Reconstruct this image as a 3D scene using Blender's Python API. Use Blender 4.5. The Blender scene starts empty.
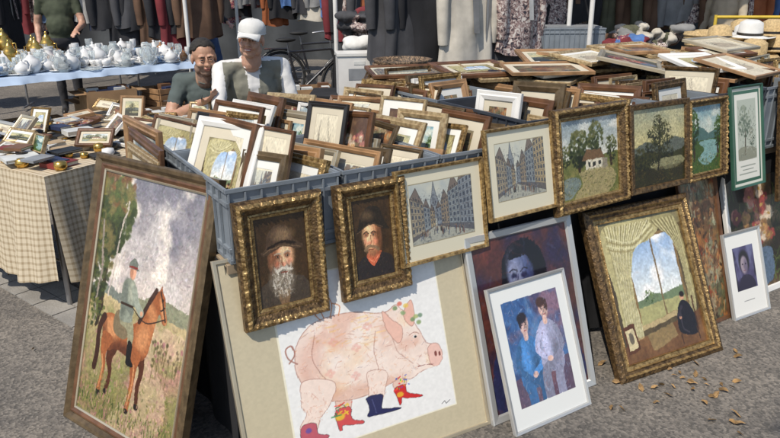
import bpy, math, random, numpy as np
from mathutils import Vector, Matrix
random.seed(7); rng=np.random.default_rng(7)
R_=random.uniform
scene=bpy.context.scene
def lin(c):
    c=np.asarray(c,float); return np.where(c<=.04045,c/12.92,((c+.055)/1.055)**2.4)
# ---------------------------------------------------------------- materials
def mat(name,col,rough=.6,metal=0,var=.12,vscale=8,bump=0,bscale=60,coat=0,col2=None,trans=0,spec=.5,sub=0):
    m=bpy.data.materials.new(name); m.use_nodes=True; nt=m.node_tree; b=nt.nodes['Principled BSDF']
    tc=nt.nodes.new('ShaderNodeTexCoord')
    n=nt.nodes.new('ShaderNodeTexNoise'); n.inputs['Scale'].default_value=vscale; n.inputs['Detail'].default_value=6
    nt.links.new(tc.outputs['Object'],n.inputs['Vector'])
    r=nt.nodes.new('ShaderNodeValToRGB'); e=r.color_ramp.elements
    c=Vector(col[:3]); c2=Vector(col2) if col2 else c*(1+var)
    c1=c*(1-var) if not col2 else c
    e[0].position=.35; e[0].color=(*c1,1); e[1].position=.65; e[1].color=(*c2,1)
    nt.links.new(n.outputs['Fac'],r.inputs['Fac']); nt.links.new(r.outputs['Color'],b.inputs['Base Color'])
    b.inputs['Roughness'].default_value=rough; b.inputs['Metallic'].default_value=metal
    b.inputs['Coat Weight'].default_value=coat; b.inputs['Coat Roughness'].default_value=.08
    b.inputs['Transmission Weight'].default_value=trans; b.inputs['Specular IOR Level'].default_value=spec
    if sub: b.inputs['Subsurface Weight'].default_value=sub; b.inputs['Subsurface Scale'].default_value=.01
    if bump:
        n2=nt.nodes.new('ShaderNodeTexNoise'); n2.inputs['Scale'].default_value=bscale; n2.inputs['Detail'].default_value=5
        nt.links.new(tc.outputs['Object'],n2.inputs['Vector'])
        bp=nt.nodes.new('ShaderNodeBump'); bp.inputs['Strength'].default_value=min(1,bump); bp.inputs['Distance'].default_value=.01
        nt.links.new(n2.outputs['Fac'],bp.inputs['Height']); nt.links.new(bp.outputs['Normal'],b.inputs['Normal'])
    return m
def gilt(name,dark,light,scale=90,metal=.5,rough=.4,st=.4):
    m=mat(name,dark,rough,metal,col2=light,vscale=60)
    nt=m.node_tree; b=nt.nodes['Principled BSDF']; tc=[n for n in nt.nodes if n.type=='TEX_COORD'][0]
    v=nt.nodes.new('ShaderNodeTexVoronoi'); v.feature='SMOOTH_F1'; v.inputs['Scale'].default_value=scale
    nt.links.new(tc.outputs['Object'],v.inputs['Vector'])
    bp=nt.nodes.new('ShaderNodeBump'); bp.inputs['Strength'].default_value=st; bp.inputs['Distance'].default_value=.005
    nt.links.new(v.outputs['Distance'],bp.inputs['Height']); nt.links.new(bp.outputs['Normal'],b.inputs['Normal'])
    return m
def artmat(name,rough=.45,coat=0,bump=.25,bscale=220):
    m=bpy.data.materials.new(name); m.use_nodes=True; nt=m.node_tree; b=nt.nodes['Principled BSDF']
    a=nt.nodes.new('ShaderNodeAttribute'); a.attribute_name='Col'
    nt.links.new(a.outputs['Color'],b.inputs['Base Color'])
    b.inputs['Roughness'].default_value=rough; b.inputs['Coat Weight'].default_value=coat; b.inputs['Coat Roughness'].default_value=.03
    if bump:
        tc=nt.nodes.new('ShaderNodeTexCoord'); n=nt.nodes.new('ShaderNodeTexNoise'); n.inputs['Scale'].default_value=bscale
        nt.links.new(tc.outputs['Object'],n.inputs['Vector'])
        bp=nt.nodes.new('ShaderNodeBump'); bp.inputs['Strength'].default_value=bump; bp.inputs['Distance'].default_value=.002
        nt.links.new(n.outputs['Fac'],bp.inputs['Height']); nt.links.new(bp.outputs['Normal'],b.inputs['Normal'])
    return m
# ---------------------------------------------------------------- mesh builder
def basis(d):
    d=Vector(d).normalized(); a=Vector((0,0,1)) if abs(d.z)<.9 else Vector((1,0,0))
    x=d.cross(a).normalized(); return x,d.cross(x).normalized()
class MB:
    def __init__(s): s.v=[];s.f=[];s.m=[];s.s=[];s.arts=[]
    def add(s,vs,fs,mi=0,sm=False,M=None):
        o=len(s.v)
        if M is not None: vs=[tuple(M@Vector(p)) for p in vs]
        s.v+= [tuple(p) for p in vs]; s.f+=[tuple(i+o for i in f) for f in fs]; s.m+=[mi]*len(fs); s.s+=[sm]*len(fs)
    def box(s,c,z,mi=0,M=None):
        x,y,w=z[0]/2,z[1]/2,z[2]/2
        vs=[(c[0]+a*x,c[1]+b*y,c[2]+d*w) for d in(-1,1) for b in(-1,1) for a in(-1,1)]
        s.add(vs,[(0,2,3,1),(4,5,7,6),(0,1,5,4),(2,6,7,3),(0,4,6,2),(1,3,7,5)],mi,False,M)
    def cyl(s,p,q,r1,r2=None,mi=0,n=10,cap=True):
        r2=r1 if r2 is None else r2; p=Vector(p);q=Vector(q); x,y=basis(q-p); vs=[]
        for c,r in((p,r1),(q,r2)):
            for i in range(n):
                a=2*math.pi*i/n; vs.append(c+x*r*math.cos(a)+y*r*math.sin(a))
        fs=[(i,(i+1)%n,n+(i+1)%n,n+i) for i in range(n)]
        s.add(vs,fs,mi,True)
        if cap: s.add(vs,[tuple(range(n))[::-1],tuple(range(n,2*n))],mi,False)
    def ell(s,c,r,mi=0,n=14,M=None,m2=None):
        m2=m2 or n//2+2; vs=[];fs=[]
        r=(r,r,r) if not hasattr(r,'__len__') else r
        for j in range(m2+1):
            t=math.pi*j/m2
            for i in range(n):
                a=2*math.pi*i/n
                vs.append((c[0]+r[0]*math.sin(t)*math.cos(a),c[1]+r[1]*math.sin(t)*math.sin(a),c[2]+r[2]*math.cos(t)))
        for j in range(m2):
            for i in range(n): fs.append((j*n+i,(j+1)*n+i,(j+1)*n+(i+1)%n,j*n+(i+1)%n))
        s.add(vs,fs,mi,True,M)
    def cap(s,p,q,r1,r2,mi=0,n=14):
        s.cyl(p,q,r1,r2,mi,n); s.ell(p,r1,mi,n); s.ell(q,r2,mi,n)
    def tube(s,pts,r,mi=0,n=8,closed=False):
        P=[Vector(p) for p in pts]; k=len(P); vs=[]; px=None
        for j in range(k):
            d=(P[(j+1)%k]-P[j-1]) if closed or 0<j<k-1 else (P[1]-P[0] if j==0 else P[-1]-P[-2])
            d.normalize()
            x=px-d*px.dot(d) if px is not None else basis(d)[0]
            x.normalize(); px=x; y=d.cross(x)
            rr=r[j] if hasattr(r,'__len__') else r
            for i in range(n):
                a=2*math.pi*i/n; vs.append(P[j]+x*rr*math.cos(a)+y*rr*math.sin(a))
        fs=[]
        for j in range(k if closed else k-1):
            for i in range(n):
                a=j*n;b=((j+1)%k)*n; fs.append((a+i,a+(i+1)%n,b+(i+1)%n,b+i))
        s.add(vs,fs,mi,True)
        if not closed: s.add(vs,[tuple(range(n))[::-1],tuple(range((k-1)*n,k*n))],mi)
    def lathe(s,c,prof,mi=0,n=16,M=None):
        vs=[];fs=[]
        for (r,z) in prof:
            for i in range(n):
                a=2*math.pi*i/n; vs.append((c[0]+r*math.cos(a),c[1]+r*math.sin(a),c[2]+z))
        for j in range(len(prof)-1):
            for i in range(n): fs.append((j*n+i,j*n+(i+1)%n,(j+1)*n+(i+1)%n,(j+1)*n+i))
        s.add(vs,fs,mi,True,M)
    def grid(s,fn,nu,nv,mi=0,sm=True):
        vs=[fn(i/nu,j/nv) for j in range(nv+1) for i in range(nu+1)]
        fs=[(j*(nu+1)+i,j*(nu+1)+i+1,(j+1)*(nu+1)+i+1,(j+1)*(nu+1)+i) for j in range(nv) for i in range(nu)]
        s.add(vs,fs,mi,sm)
    def mesh(s,name,mats):
        me=bpy.data.meshes.new(name); me.from_pydata(s.v,[],s.f)
        for m in mats: me.materials.append(m)
        me.polygons.foreach_set('material_index',s.m); me.polygons.foreach_set('use_smooth',s.s); me.update()
        return me
    def obj(s,name,mats,parent=None,M=None):
        o=bpy.data.objects.new(name,s.mesh(name,mats)); scene.collection.objects.link(o)
        if M is not None: o.matrix_world=M
        if parent: o.parent=parent
        for me,Ma in s.arts:
            a=bpy.data.objects.new('artwork',me); scene.collection.objects.link(a); a.parent=o; a.matrix_local=Ma
        return o
def empty(name,M=None):
    o=bpy.data.objects.new(name,None); scene.collection.objects.link(o); o.empty_display_size=.1
    if M is not None: o.matrix_world=M
    return o
# ---------------------------------------------------------------- painter
def smooth(pts,n=8,closed=True):
    P=np.array(pts,float); k=len(P); out=[]
    rngk=range(k) if closed else range(k-1)
    for i in rngk:
        if closed: p0,p1,p2,p3=P[i-1],P[i],P[(i+1)%k],P[(i+2)%k]
        else: p0,p1,p2,p3=P[max(i-1,0)],P[i],P[i+1],P[min(i+2,k-1)]
        for t in np.arange(n)/n:
            out.append(.5*((2*p1)+(-p0+p2)*t+(2*p0-5*p1+4*p2-p3)*t*t+(-p0+3*p1-3*p2+p3)*t**3))
    if not closed: out.append(P[-1])
    return np.array(out)
NX=[None]
class Art:
    def __init__(s,w,h,nx,bg):
        s.w,s.h=w,h; s.nx=NX[0] or nx; s.ny=int(s.nx*h/w); s.asp=w/h
        s.a=np.ones((s.ny,s.nx,3))*np.array(bg)
        s.U,s.V=np.meshgrid((np.arange(s.nx)+.5)/s.nx,(np.arange(s.ny)+.5)/s.ny)
    def noise(s,sx,sy,seed=0,octv=4):
        r=np.random.default_rng(seed); out=np.zeros((s.ny,s.nx)); amp=1;tot=0
        for o in range(octv):
            gx,gy=int(sx*2**o)+2,int(sy*2**o)+2
            g=r.random((gy,gx)); x=s.U*(gx-1.001);y=s.V*(gy-1.001)
            xi=x.astype(int);yi=y.astype(int);fx=x-xi;fy=y-yi
            fx=fx*fx*(3-2*fx);fy=fy*fy*(3-2*fy)
            out+=amp*((g[yi,xi]*(1-fx)+g[yi,xi+1]*fx)*(1-fy)+(g[yi+1,xi]*(1-fx)+g[yi+1,xi+1]*fx)*fy)
            tot+=amp; amp*=.5
        return out/tot
    def mix(s,m,c):
        c=np.asarray(c,float); m=np.clip(m,0,1)[...,None]; s.a=s.a*(1-m)+c*m
    def pm(s,pts):
        P=np.array(pts,float); m=np.zeros((s.ny,s.nx),bool)
        i0=max(int(P[:,0].min()*s.nx)-1,0);i1=min(int(P[:,0].max()*s.nx)+2,s.nx);j0=max(int(P[:,1].min()*s.ny)-1,0);j1=min(int(P[:,1].max()*s.ny)+2,s.ny)
        if i1<=i0 or j1<=j0: return m
        U=s.U[j0:j1,i0:i1];V=s.V[j0:j1,i0:i1];mm=np.zeros(U.shape,bool)
        for k in range(len(P)):
            x1,y1=P[k-1];x2,y2=P[k]
            if y1==y2: continue
            mm^=((y1>V)!=(y2>V))&(U<(x2-x1)*(V-y1)/(y2-y1)+x1)
        m[j0:j1,i0:i1]=mm; return m
    def poly(s,pts,c,al=1,sm=False,clip=None):
        m=s.pm(smooth(pts) if sm else pts).astype(float)*al
        if clip is not None: m=m*clip
        s.mix(m,c); return m>0
    def em(s,cx,cy,rx,ry,rot=0,soft=.15):
        dx=(s.U-cx)*s.asp;dy=s.V-cy; ca,sa=math.cos(rot),math.sin(rot)
        d=np.sqrt(((dx*ca+dy*sa)/(rx*s.asp))**2+((-dx*sa+dy*ca)/ry)**2)
        return np.clip((1-d)/soft+.5,0,1)
    def ell(s,cx,cy,rx,ry,c,rot=0,soft=.15,al=1,clip=None):
        m=s.em(cx,cy,rx,ry,rot,soft)*al
        if clip is not None: m=m*clip
        s.mix(m,c)
    def line(s,pts,w,c,al=1,sm=False,clip=None,w2=None):
        P=smooth(pts,6,False) if sm else np.array(pts,float)
        K=len(P)-1
        pad=w*2/ min(1,s.asp)+.01
        i0=max(int((P[:,0].min()-pad)*s.nx),0);i1=min(int((P[:,0].max()+pad)*s.nx)+2,s.nx);j0=max(int((P[:,1].min()-pad)*s.ny),0);j1=min(int((P[:,1].max()+pad)*s.ny)+2,s.ny)
        if i1<=i0 or j1<=j0: return
        U=s.U[j0:j1,i0:i1]*s.asp;V=s.V[j0:j1,i0:i1]; best=np.zeros(U.shape)
        px=.6/s.ny
        for k in range(K):
            x1,y1=P[k][0]*s.asp,P[k][1];x2,y2=P[k+1][0]*s.asp,P[k+1][1]
            L=(x2-x1)**2+(y2-y1)**2+1e-12
            t=np.clip(((U-x1)*(x2-x1)+(V-y1)*(y2-y1))/L,0,1)
            d=np.hypot(U-x1-t*(x2-x1),V-y1-t*(y2-y1))
            ww=w if w2 is None else w+(w2-w)*(k+t)/K
            best=np.maximum(best,np.clip((ww/2-d)/px+.5,0,1)*np.clip(ww/px,0,1)**.5)
        m=(best*al)
        if clip is not None: m=m*clip[j0:j1,i0:i1]
        m=m[...,None]; s.a[j0:j1,i0:i1]=s.a[j0:j1,i0:i1]*(1-m)+np.asarray(c,float)*m
    def strokes(s,n,u0,u1,v0,v1,cols,lx,ly,w,al=.7,seed=0,clip=None):
        r=np.random.default_rng(seed)
        for _ in range(n):
            u=r.uniform(u0,u1);v=r.uniform(v0,v1);c=np.array(cols[r.integers(len(cols))])*(1+r.uniform(-.12,.12))
            s.line([(u,v),(u+r.normal(0,1)*lx,v+r.normal(0,1)*ly)],w*r.uniform(.5,1.4),np.clip(c,0,1),al,clip=clip)
    def smear(s,n,l,w,seed=1,al=.75,jit=.09,warp=.006):
        """painterly finish: warp the drawing slightly, then drag short strokes of local colour"""
        if NX[0]: n=n//8
        dx=(s.noise(14,14,seed+50,3)-.5)*2*warp; dy=(s.noise(14,14,seed+51,3)-.5)*2*warp
        i=np.clip(((s.U+dx*3)*s.nx).astype(int),0,s.nx-1); j=np.clip(((s.V+dy*3)*s.ny).astype(int),0,s.ny-1); s.a=s.a[j,i]
        r=np.random.default_rng(seed); src=s.a.copy(); ang=s.noise(4,4,seed+9,2)*6.28
        for _ in range(n):
            j=r.integers(s.ny);i=r.integers(s.nx); c=np.clip(src[j,i]*(1+r.normal(0,jit))+r.normal(0,.012,3),0,1); t=ang[j,i]+r.normal(0,.5); q=l*r.uniform(.4,1.3)
            u=(i+.5)/s.nx;v=(j+.5)/s.ny; s.line([(u-math.cos(t)*q,v-math.sin(t)*q*s.asp),(u+math.cos(t)*q,v+math.sin(t)*q*s.asp)],w*r.uniform(.5,1.3),c,al)
    def texture(s,amp=.12,sx=60,sy=60,seed=3,clip=None):
        k=amp*(s.noise(sx,sy,seed,2)-.5)[...,None]*2
        if clip is not None: k=k*clip[...,None]
        s.a=np.clip(s.a*(1+k),0,1)
    def data(s,name,m,x0,z0,y):
        ny,nx=s.ny,s.nx
        X,Z=np.meshgrid(np.linspace(0,s.w,nx)+x0,s.h-np.linspace(0,s.h,ny)+z0)
        co=np.stack([X,np.full_like(X,y),Z],-1).reshape(-1,3)
        idx=np.arange(nx*ny).reshape(ny,nx)
        q=np.stack([idx[1:,:-1],idx[1:,1:],idx[:-1,1:],idx[:-1,:-1]],-1).reshape(-1,4)
        me=bpy.data.meshes.new(name); me.vertices.add(len(co)); me.vertices.foreach_set('co',co.ravel())
        me.loops.add(q.size); me.loops.foreach_set('vertex_index',q.ravel().astype(np.int32))
        me.polygons.add(len(q)); me.polygons.foreach_set('loop_start',np.arange(0,q.size,4,dtype=np.int32))
        me.update(calc_edges=True)
        at=me.color_attributes.new('Col','FLOAT_COLOR','POINT')
        c=np.ones((nx*ny,4)); c[:,:3]=lin(np.clip(s.a,0,1)).reshape(-1,3); at.data.foreach_set('color',c.ravel().astype(np.float32))
        me.materials.append(m); return me
    def mesh(s,name,m,x0,z0,y):
        o=bpy.data.objects.new(name,s.data(name,m,x0,z0,y)); scene.collection.objects.link(o); return o
# ---------------------------------------------------------------- frames
def fmatrix(x,y,z,yaw,lean):
    N=Vector((-math.sin(yaw),math.cos(yaw),0)); R=Vector((math.cos(yaw),math.sin(yaw),0))
    U=N*math.sin(lean)+Vector((0,0,1))*math.cos(lean)
    B=N*math.cos(lean)-Vector((0,0,1))*math.sin(lean)
    return Matrix(((R.x,B.x,U.x,x),(R.y,B.y,U.y,y),(R.z,B.z,U.z,z),(0,0,0,1)))
def frame_mesh(mb,w,h,prof,seg=None,M=None,orn=None):
    for side in range(4):
        L=w if side%2==0 else h
        n=1 if not seg else max(8,int(L/seg))
        vs=[]
        for k,(ins,y,mi) in enumerate(prof):
            for i in range(n+1):
                t=ins+(L-2*ins)*i/n; yy=y; dd=ins
                if orn and k in orn:
                    am,wl=orn[k]; ph=(t-L/2)/wl*2*math.pi
                    yy=y-am*(abs(math.sin(ph/2))*.8+.35*math.sin(ph*2.3+side)); dd=ins+am*.3*math.cos(ph)
                if side==0: p=(t,yy,dd)
                elif side==1: p=(w-dd,yy,t)
                elif side==2: p=(w-t,yy,h-dd)
                else: p=(dd,yy,h-t)
                vs.append(p)
        for k in range(len(prof)-1):
            fs=[(k*(n+1)+i,k*(n+1)+i+1,(k+1)*(n+1)+i+1,(k+1)*(n+1)+i) for i in range(n)]
            mb.add(vs,fs,prof[k+1][2],bool(orn),M)
def backing(mb,w,h,y,mi,M=None,i=.004):
    mb.add([(i,y,i),(w-i,y,i),(w-i,y,h-i),(i,y,h-i)],[(3,2,1,0)],mi,False,M)
m_gold=gilt('gilt_wood',(.17,.1,.036),(.48,.32,.13),150,.5,.38,.5)
m_golddk=gilt('dark_gilt_wood',(.055,.033,.016),(.2,.12,.05),150,.45,.42,.5)
m_goldlt=gilt('pale_gilt_wood',(.3,.2,.1),(.55,.42,.23),70,.35,.35,.15)
m_bronze=mat('bronze_frame_paint',(.14,.095,.05),.32,.4,var=.3,vscale=25,bump=.15)
m_blackw=mat('black_wood',(.02,.017,.015),.35,var=.3,bump=.1)
m_brownw=mat('brown_wood',(.12,.055,.025),.4,var=.35,vscale=14,bump=.1)
m_pinew=mat('oak_wood',(.3,.17,.08),.45,var=.25,vscale=14,bump=.1)
m_silver=mat('silver_frame_metal',(.5,.5,.49),.35,.4,var=.06,vscale=3)
m_white=mat('white_frame_paint',(.72,.7,.66),.4,var=.06)
m_champ=mat('champagne_frame_metal',(.5,.43,.31),.3,.5,var=.1)
m_back=mat('hardboard_backing',(.16,.1,.06),.8,var=.2)
m_darkgreen=mat('green_frame_paint',(.03,.09,.06),.4,var=.15)
oil=artmat('oil_paint_canvas',.42,.25,.35,260)
glazed=artmat('glazed_print_paper',.6,.5,0)
def framed(name,pose,w,h,prof,mats,art,artm,inset,ay,seg=None,orn=None):
    M=fmatrix(*pose); e=empty(name,M); mb=MB(); frame_mesh(mb,w,h,prof,seg,None,orn)
    backing(mb,w,h,max(p[1] for p in prof)-.001,len(mats)-1)
    o=mb.obj('frame',mats); o.parent=e
    a=art.mesh('artwork',artm,inset,inset,ay); a.parent=e
    return e
# ---------------------------------------------------------------- ARTWORKS
def sky(a,top,bot,hz,cl,seed,amt=.6):
    t=np.clip(a.V/hz,0,1)[...,None]; a.a=np.array(top)*(1-t)+np.array(bot)*t
    n=a.noise(4,7,seed,5); a.mix(np.clip((n-.45)*4,0,1)*amt,cl)
def tree(a,cx,cy,rx,ry,cols,n=160,seed=0,trunk=None,w=.02):
    r=np.random.default_rng(seed)
    if trunk: a.line(trunk,w*1.6,(.2,.14,.09),1,True,w2=w*.5)
    for _ in range(n):
        t=r.uniform(0,2*math.pi);d=math.sqrt(r.random()); x=cx+rx*d*math.cos(t);y=cy+ry*d*math.sin(t)
        k=int(np.clip((1-(y-cy+ry)/(2*ry))*len(cols)+r.normal(0,.8),0,len(cols)-1))
        a.ell(x,y,rx*r.uniform(.06,.18),ry*r.uniform(.05,.13),cols[k],r.uniform(0,3),.5,.8)
def art_soldier(w,h):
    a=Art(w,h,240,(.6,.6,.6))
    sky(a,(.45,.44,.48),(.84,.78,.73),.5,(.8,.77,.75),5,.7)
    n=a.noise(3,4,11,5); a.mix(np.clip((n-.5)*5,0,1)*.6*(a.V<.42),(.38,.37,.43)); n=a.noise(5,7,13,5); a.mix(np.clip((n-.6)*7,0,1)*.8*(a.V<.46),(.93,.88,.82))
    a.poly([(0,.47),(.2,.45),(.5,.47),(.8,.44),(1,.46),(1,.55),(0,.55)],(.45,.47,.43))
    a.poly([(.5,.46),(.75,.43),(1,.44),(1,.52),(.5,.52)],(.52,.52,.42),sm=False)
    m=(a.V>.5).astype(float); t=np.clip((a.V-.5)/.5,0,1)[...,None]
    a.a=np.where(m[...,None]>0,np.array((.72,.64,.48))*(1-t)+np.array((.42,.4,.22))*t,a.a)
    n=a.noise(6,14,21,4); a.mix(m*np.clip((n-.5)*4,0,1)*.6,(.68,.46,.46))
    n=a.noise(8,18,22,4); a.mix(m*np.clip((n-.5)*5,0,1)*.5,(.44,.47,.26))
    a.poly([(.62,.56),(1,.54),(1,.62),(.7,.66),(.9,.8),(.75,1),(.35,1),(.55,.8),(.5,.65)],(.8,.68,.58),.5,True)
    a.strokes(420,0,1,.56,1,[(.33,.36,.16),(.55,.5,.3),(.66,.46,.46),(.42,.44,.2),(.74,.6,.54)],.006,.012,.005,.6,4)
    tree(a,.1,.14,.24,.2,[(.13,.16,.08),(.2,.24,.11),(.3,.34,.17),(.46,.42,.24),(.42,.28,.16)],420,2,[(.1,.62),(.13,.4),(.08,.2),(.12,.02)],.018)
    tree(a,.03,.36,.15,.17,[(.16,.19,.1),(.28,.31,.15),(.42,.38,.22)],240,3)
    a.line([(.2,.5),(.22,.3),(.28,.1)],.01,(.72,.67,.62),1,True)
    a.line([(.05,.6),(.08,.4),(.04,.2)],.012,(.55,.5,.45),1,True)
    tree(a,.04,.57,.12,.06,[(.16,.2,.1),(.3,.34,.15),(.4,.4,.2)],80,8)
    a.smear(2600,.013,.006,61,.7)
    br=(.58,.33,.18); dk=(.3,.15,.08); li=(.82,.58,.39)
    for pts in ([(.27,.66),(.25,.74),(.29,.8),(.27,.87),(.3,.88),(.33,.8),(.32,.74),(.36,.68)],
                [(.56,.68),(.6,.74),(.585,.8),(.6,.87),(.63,.875),(.625,.8),(.645,.73),(.63,.66)]): a.poly(pts,dk,1,True)
    body=[(.17,.6),(.2,.565),(.3,.555),(.42,.57),(.52,.55),(.6,.48),(.66,.415),(.7,.395),(.715,.375),(.73,.4),(.76,.42),(.775,.46),(.8,.5),(.79,.52),(.76,.515),(.725,.485),(.7,.53),(.68,.6),(.655,.66),(.58,.695),(.46,.7),(.34,.69),(.26,.71),(.19,.68)]
    m=a.poly(body,br,1,True)
    a.ell(.26,.62,.09,.05,li,.0,.8,.75,m); a.ell(.6,.6,.07,.06,li,.3,.9,.7,m); a.ell(.66,.5,.04,.07,li,-.6,.9,.6,m)
    a.ell(.42,.69,.18,.035,dk,0,.9,.8,m); a.ell(.19,.66,.035,.06,dk,0,.8,.6,m); a.ell(.755,.47,.02,.05,li,-.5,.8,.8,m)
    for pts in ([(.19,.64),(.18,.72),(.215,.78),(.195,.86),(.185,.9),(.225,.9),(.235,.85),(.25,.78),(.245,.72),(.3,.66)],
                [(.5,.66),(.51,.74),(.525,.8),(.505,.89),(.5,.915),(.54,.915),(.55,.88),(.565,.8),(.575,.73),(.6,.67)]): a.poly(pts,br,1,True)
    a.line([(.205,.74),(.225,.79),(.205,.87)],.008,li,.7,True); a.line([(.545,.72),(.55,.8),(.525,.88)],.008,li,.7,True)
    for x,y in((.205,.895),(.52,.91),(.285,.88),(.615,.875)): a.ell(x,y,.024,.012,(.12,.08,.06),0,.3)
    a.line([(.54,.545),(.61,.46),(.67,.4)],.02,(.2,.1,.06),.9,True)
    a.line([(.18,.58),(.14,.64),(.145,.74),(.13,.8)],.028,(.22,.11,.06),1,True)
    a.line([(.71,.4),(.75,.45),(.785,.505)],.007,(.15,.1,.08),1); a.line([(.73,.47),(.765,.455)],.006,(.15,.1,.08)); a.line([(.77,.5),(.6,.54),(.45,.5)],.005,(.15,.1,.08),1,True)
    a.ell(.738,.43,.008,.006,(.05,.03,.02))
    a.poly([(.3,.54),(.44,.54),(.47,.6),(.4,.64),(.29,.62)],(.46,.4,.3),1,True)
    a.poly([(.34,.53),(.44,.52),(.5,.6),(.49,.66),(.455,.66),(.43,.6),(.35,.58)],(.56,.54,.43),1,True)
    a.poly([(.455,.64),(.5,.645),(.505,.7),(.53,.72),(.525,.732),(.46,.728)],(.08,.06,.05),1,True)
    a.poly([(.33,.42),(.38,.395),(.44,.4),(.47,.44),(.46,.5),(.46,.56),(.34,.565),(.33,.5)],(.52,.54,.48),1,True)
    a.ell(.36,.48,.03,.08,(.33,.35,.31),0,.6,.7); a.ell(.43,.44,.03,.04,(.68,.68,.6),0,.8,.7)
    a.line([(.45,.43),(.49,.48),(.545,.51)],.034,(.58,.6,.54),1,True); a.line([(.36,.43),(.37,.49),(.45,.52)],.03,(.42,.44,.4),1,True)
    a.ell(.55,.512,.014,.01,(.8,.6,.48)); a.line([(.335,.5),(.455,.5)],.01,(.2,.13,.08))
    a.ell(.415,.365,.032,.032,(.84,.62,.5),0,.2); a.ell(.4,.37,.018,.022,(.5,.33,.24),0,.5,.5)
    a.poly([(.37,.35),(.375,.325),(.42,.31),(.455,.33),(.455,.345),(.475,.355),(.45,.356)],(.42,.44,.4),1,True)
    a.line([(.375,.347),(.45,.347)],.008,(.5,.15,.12))
    a.smear(900,.006,.004,62,.5,.08,.0015)
    a.strokes(420,0,1,.89,1.02,[(.2,.24,.1),(.34,.36,.16),(.48,.46,.24),(.27,.32,.14),(.62,.5,.42),(.6,.4,.4)],.006,.018,.005,.8,9); a.strokes(160,0,1,.82,.95,[(.3,.34,.16),(.5,.48,.26),(.68,.52,.44)],.005,.014,.004,.8,19)
    for i in range(34):
        x=R_(.7,.98); y=R_(.58,.7); a.line([(x,y+R_(.03,.08)),(x+R_(-.015,.015),y)],.003,(.36,.32,.18),.7); a.ell(x,y,.011,.007,[(.4,.34,.26),(.62,.42,.42),(.32,.3,.18)][i%3],R_(0,3),.6,.8)
    a.texture(.14,70,110); return a
def art_pig(w,h):
    a=Art(w,h,420,(.93,.92,.9))
    x0,x1,y0,y1=.175,.865,.12,.865
    pk=(.95,.86,.8); ln=(.66,.46,.4)
    def shp(pts,c=pk,al=1,lw=.003):
        P=smooth(pts); m=a.poly(P,c,al); a.line(np.vstack([P,P[:1]]),lw,ln,.75); return m
    shp([(.36,.66),(.35,.74),(.355,.8),(.4,.8),(.42,.72),(.42,.66)],(.9,.76,.69)); shp([(.6,.66),(.6,.73),(.605,.78),(.64,.78),(.66,.72),(.66,.64)],(.9,.76,.69))
    body=[(.225,.47),(.25,.4),(.31,.35),(.4,.335),(.5,.345),(.57,.37),(.62,.375),(.665,.355),(.69,.385),(.72,.42),(.75,.5),(.775,.56),(.81,.585),(.82,.64),(.80,.685),(.755,.69),(.72,.7),(.68,.72),(.63,.7),(.56,.72),(.47,.735),(.4,.73),(.34,.71),(.3,.68),(.25,.62),(.225,.55)]
    m=shp(body,pk,1,.004)
    n=a.noise(9,8,5,4); a.mix(m*np.clip((n-.48)*4,0,1)*.6,(.98,.94,.9)); a.mix(m*np.clip((.44-n)*7,0,1)*.5,(.87,.66,.57))
    n=a.noise(5,5,6,4); a.mix(m*np.clip((n-.55)*6,0,1)*.4,(.93,.75,.5))
    a.ell(.45,.7,.18,.04,(.82,.6,.5),0,.9,.5,m); a.ell(.28,.52,.05,.1,(.86,.66,.58),0,.9,.5,m)
    a.line([(.31,.4),(.29,.5),(.33,.6),(.36,.66)],.004,ln,.7,True); a.line([(.56,.45),(.54,.55),(.56,.66)],.004,ln,.6,True); a.line([(.62,.46),(.64,.56),(.7,.64)],.004,ln,.5,True)
    a.strokes(520,.23,.78,.35,.72,[(.86,.6,.45),(.75,.5,.42),(.98,.93,.88),(.93,.7,.5),(.7,.6,.6)],.012,.01,.002,.6,6,m)
    a.strokes(60,.3,.6,.35,.5,[(.9,.62,.4),(.95,.75,.4)],.02,.004,.006,.3,16,m)
    for cx,cy in ((.38,.45),(.47,.5),(.35,.58),(.45,.62),(.53,.42)):
        for k in range(4): a.ell(cx+.012*math.cos(k*1.6),cy+.012*math.sin(k*1.6),.009,.008,(.9,.6,.55),0,.6,.4)
    shp([(.24,.58),(.22,.68),(.23,.74),(.2,.8),(.215,.84),(.26,.84),(.285,.78),(.33,.72),(.36,.62)])
    shp([(.5,.62),(.495,.7),(.485,.77),(.5,.8),(.54,.79),(.565,.72),(.58,.64)])
    a.strokes(90,.22,.32,.62,.8,[(.86,.6,.45),(.75,.5,.42),(.98,.93,.88)],.008,.012,.002,.6,26); a.strokes(60,.5,.57,.62,.78,[(.86,.6,.45),(.75,.5,.42),(.98,.93,.88)],.008,.012,.002,.6,27)
    nv=(.12,.13,.32); rd=(.8,.12,.12)
    for pts,c in (([(.48,.75),(.545,.76),(.535,.83),(.555,.845),(.61,.862),(.605,.872),(.51,.866),(.472,.855),(.485,.82)],nv),
        ([(.6,.75),(.65,.74),(.655,.79),(.715,.83),(.71,.842),(.65,.825),(.625,.815),(.62,.845),(.61,.845),(.605,.81)],rd),
        ([(.205,.8),(.26,.8),(.265,.86),(.3,.885),(.295,.9),(.25,.9),(.2,.9)],(.75,.35,.4)),
        ([(.345,.77),(.405,.77),(.405,.84),(.45,.87),(.445,.885),(.39,.87),(.365,.86),(.36,.885),(.35,.885),(.345,.85)],(.82,.3,.3))):
        a.poly(pts,c,1,True); a.line(smooth(pts),.002,(.05,.03,.08),.8)
    a.ell(.36,.81,.02,.018,(.9,.75,.2),0,.4,.9);a.ell(.62,.79,.016,.016,(.9,.7,.15),0,.4,.9); a.ell(.23,.83,.012,.014,(.4,.3,.6),0,.4,.9); a.line([(.5,.77),(.51,.85)],.004,(.4,.42,.6),.6)
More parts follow.
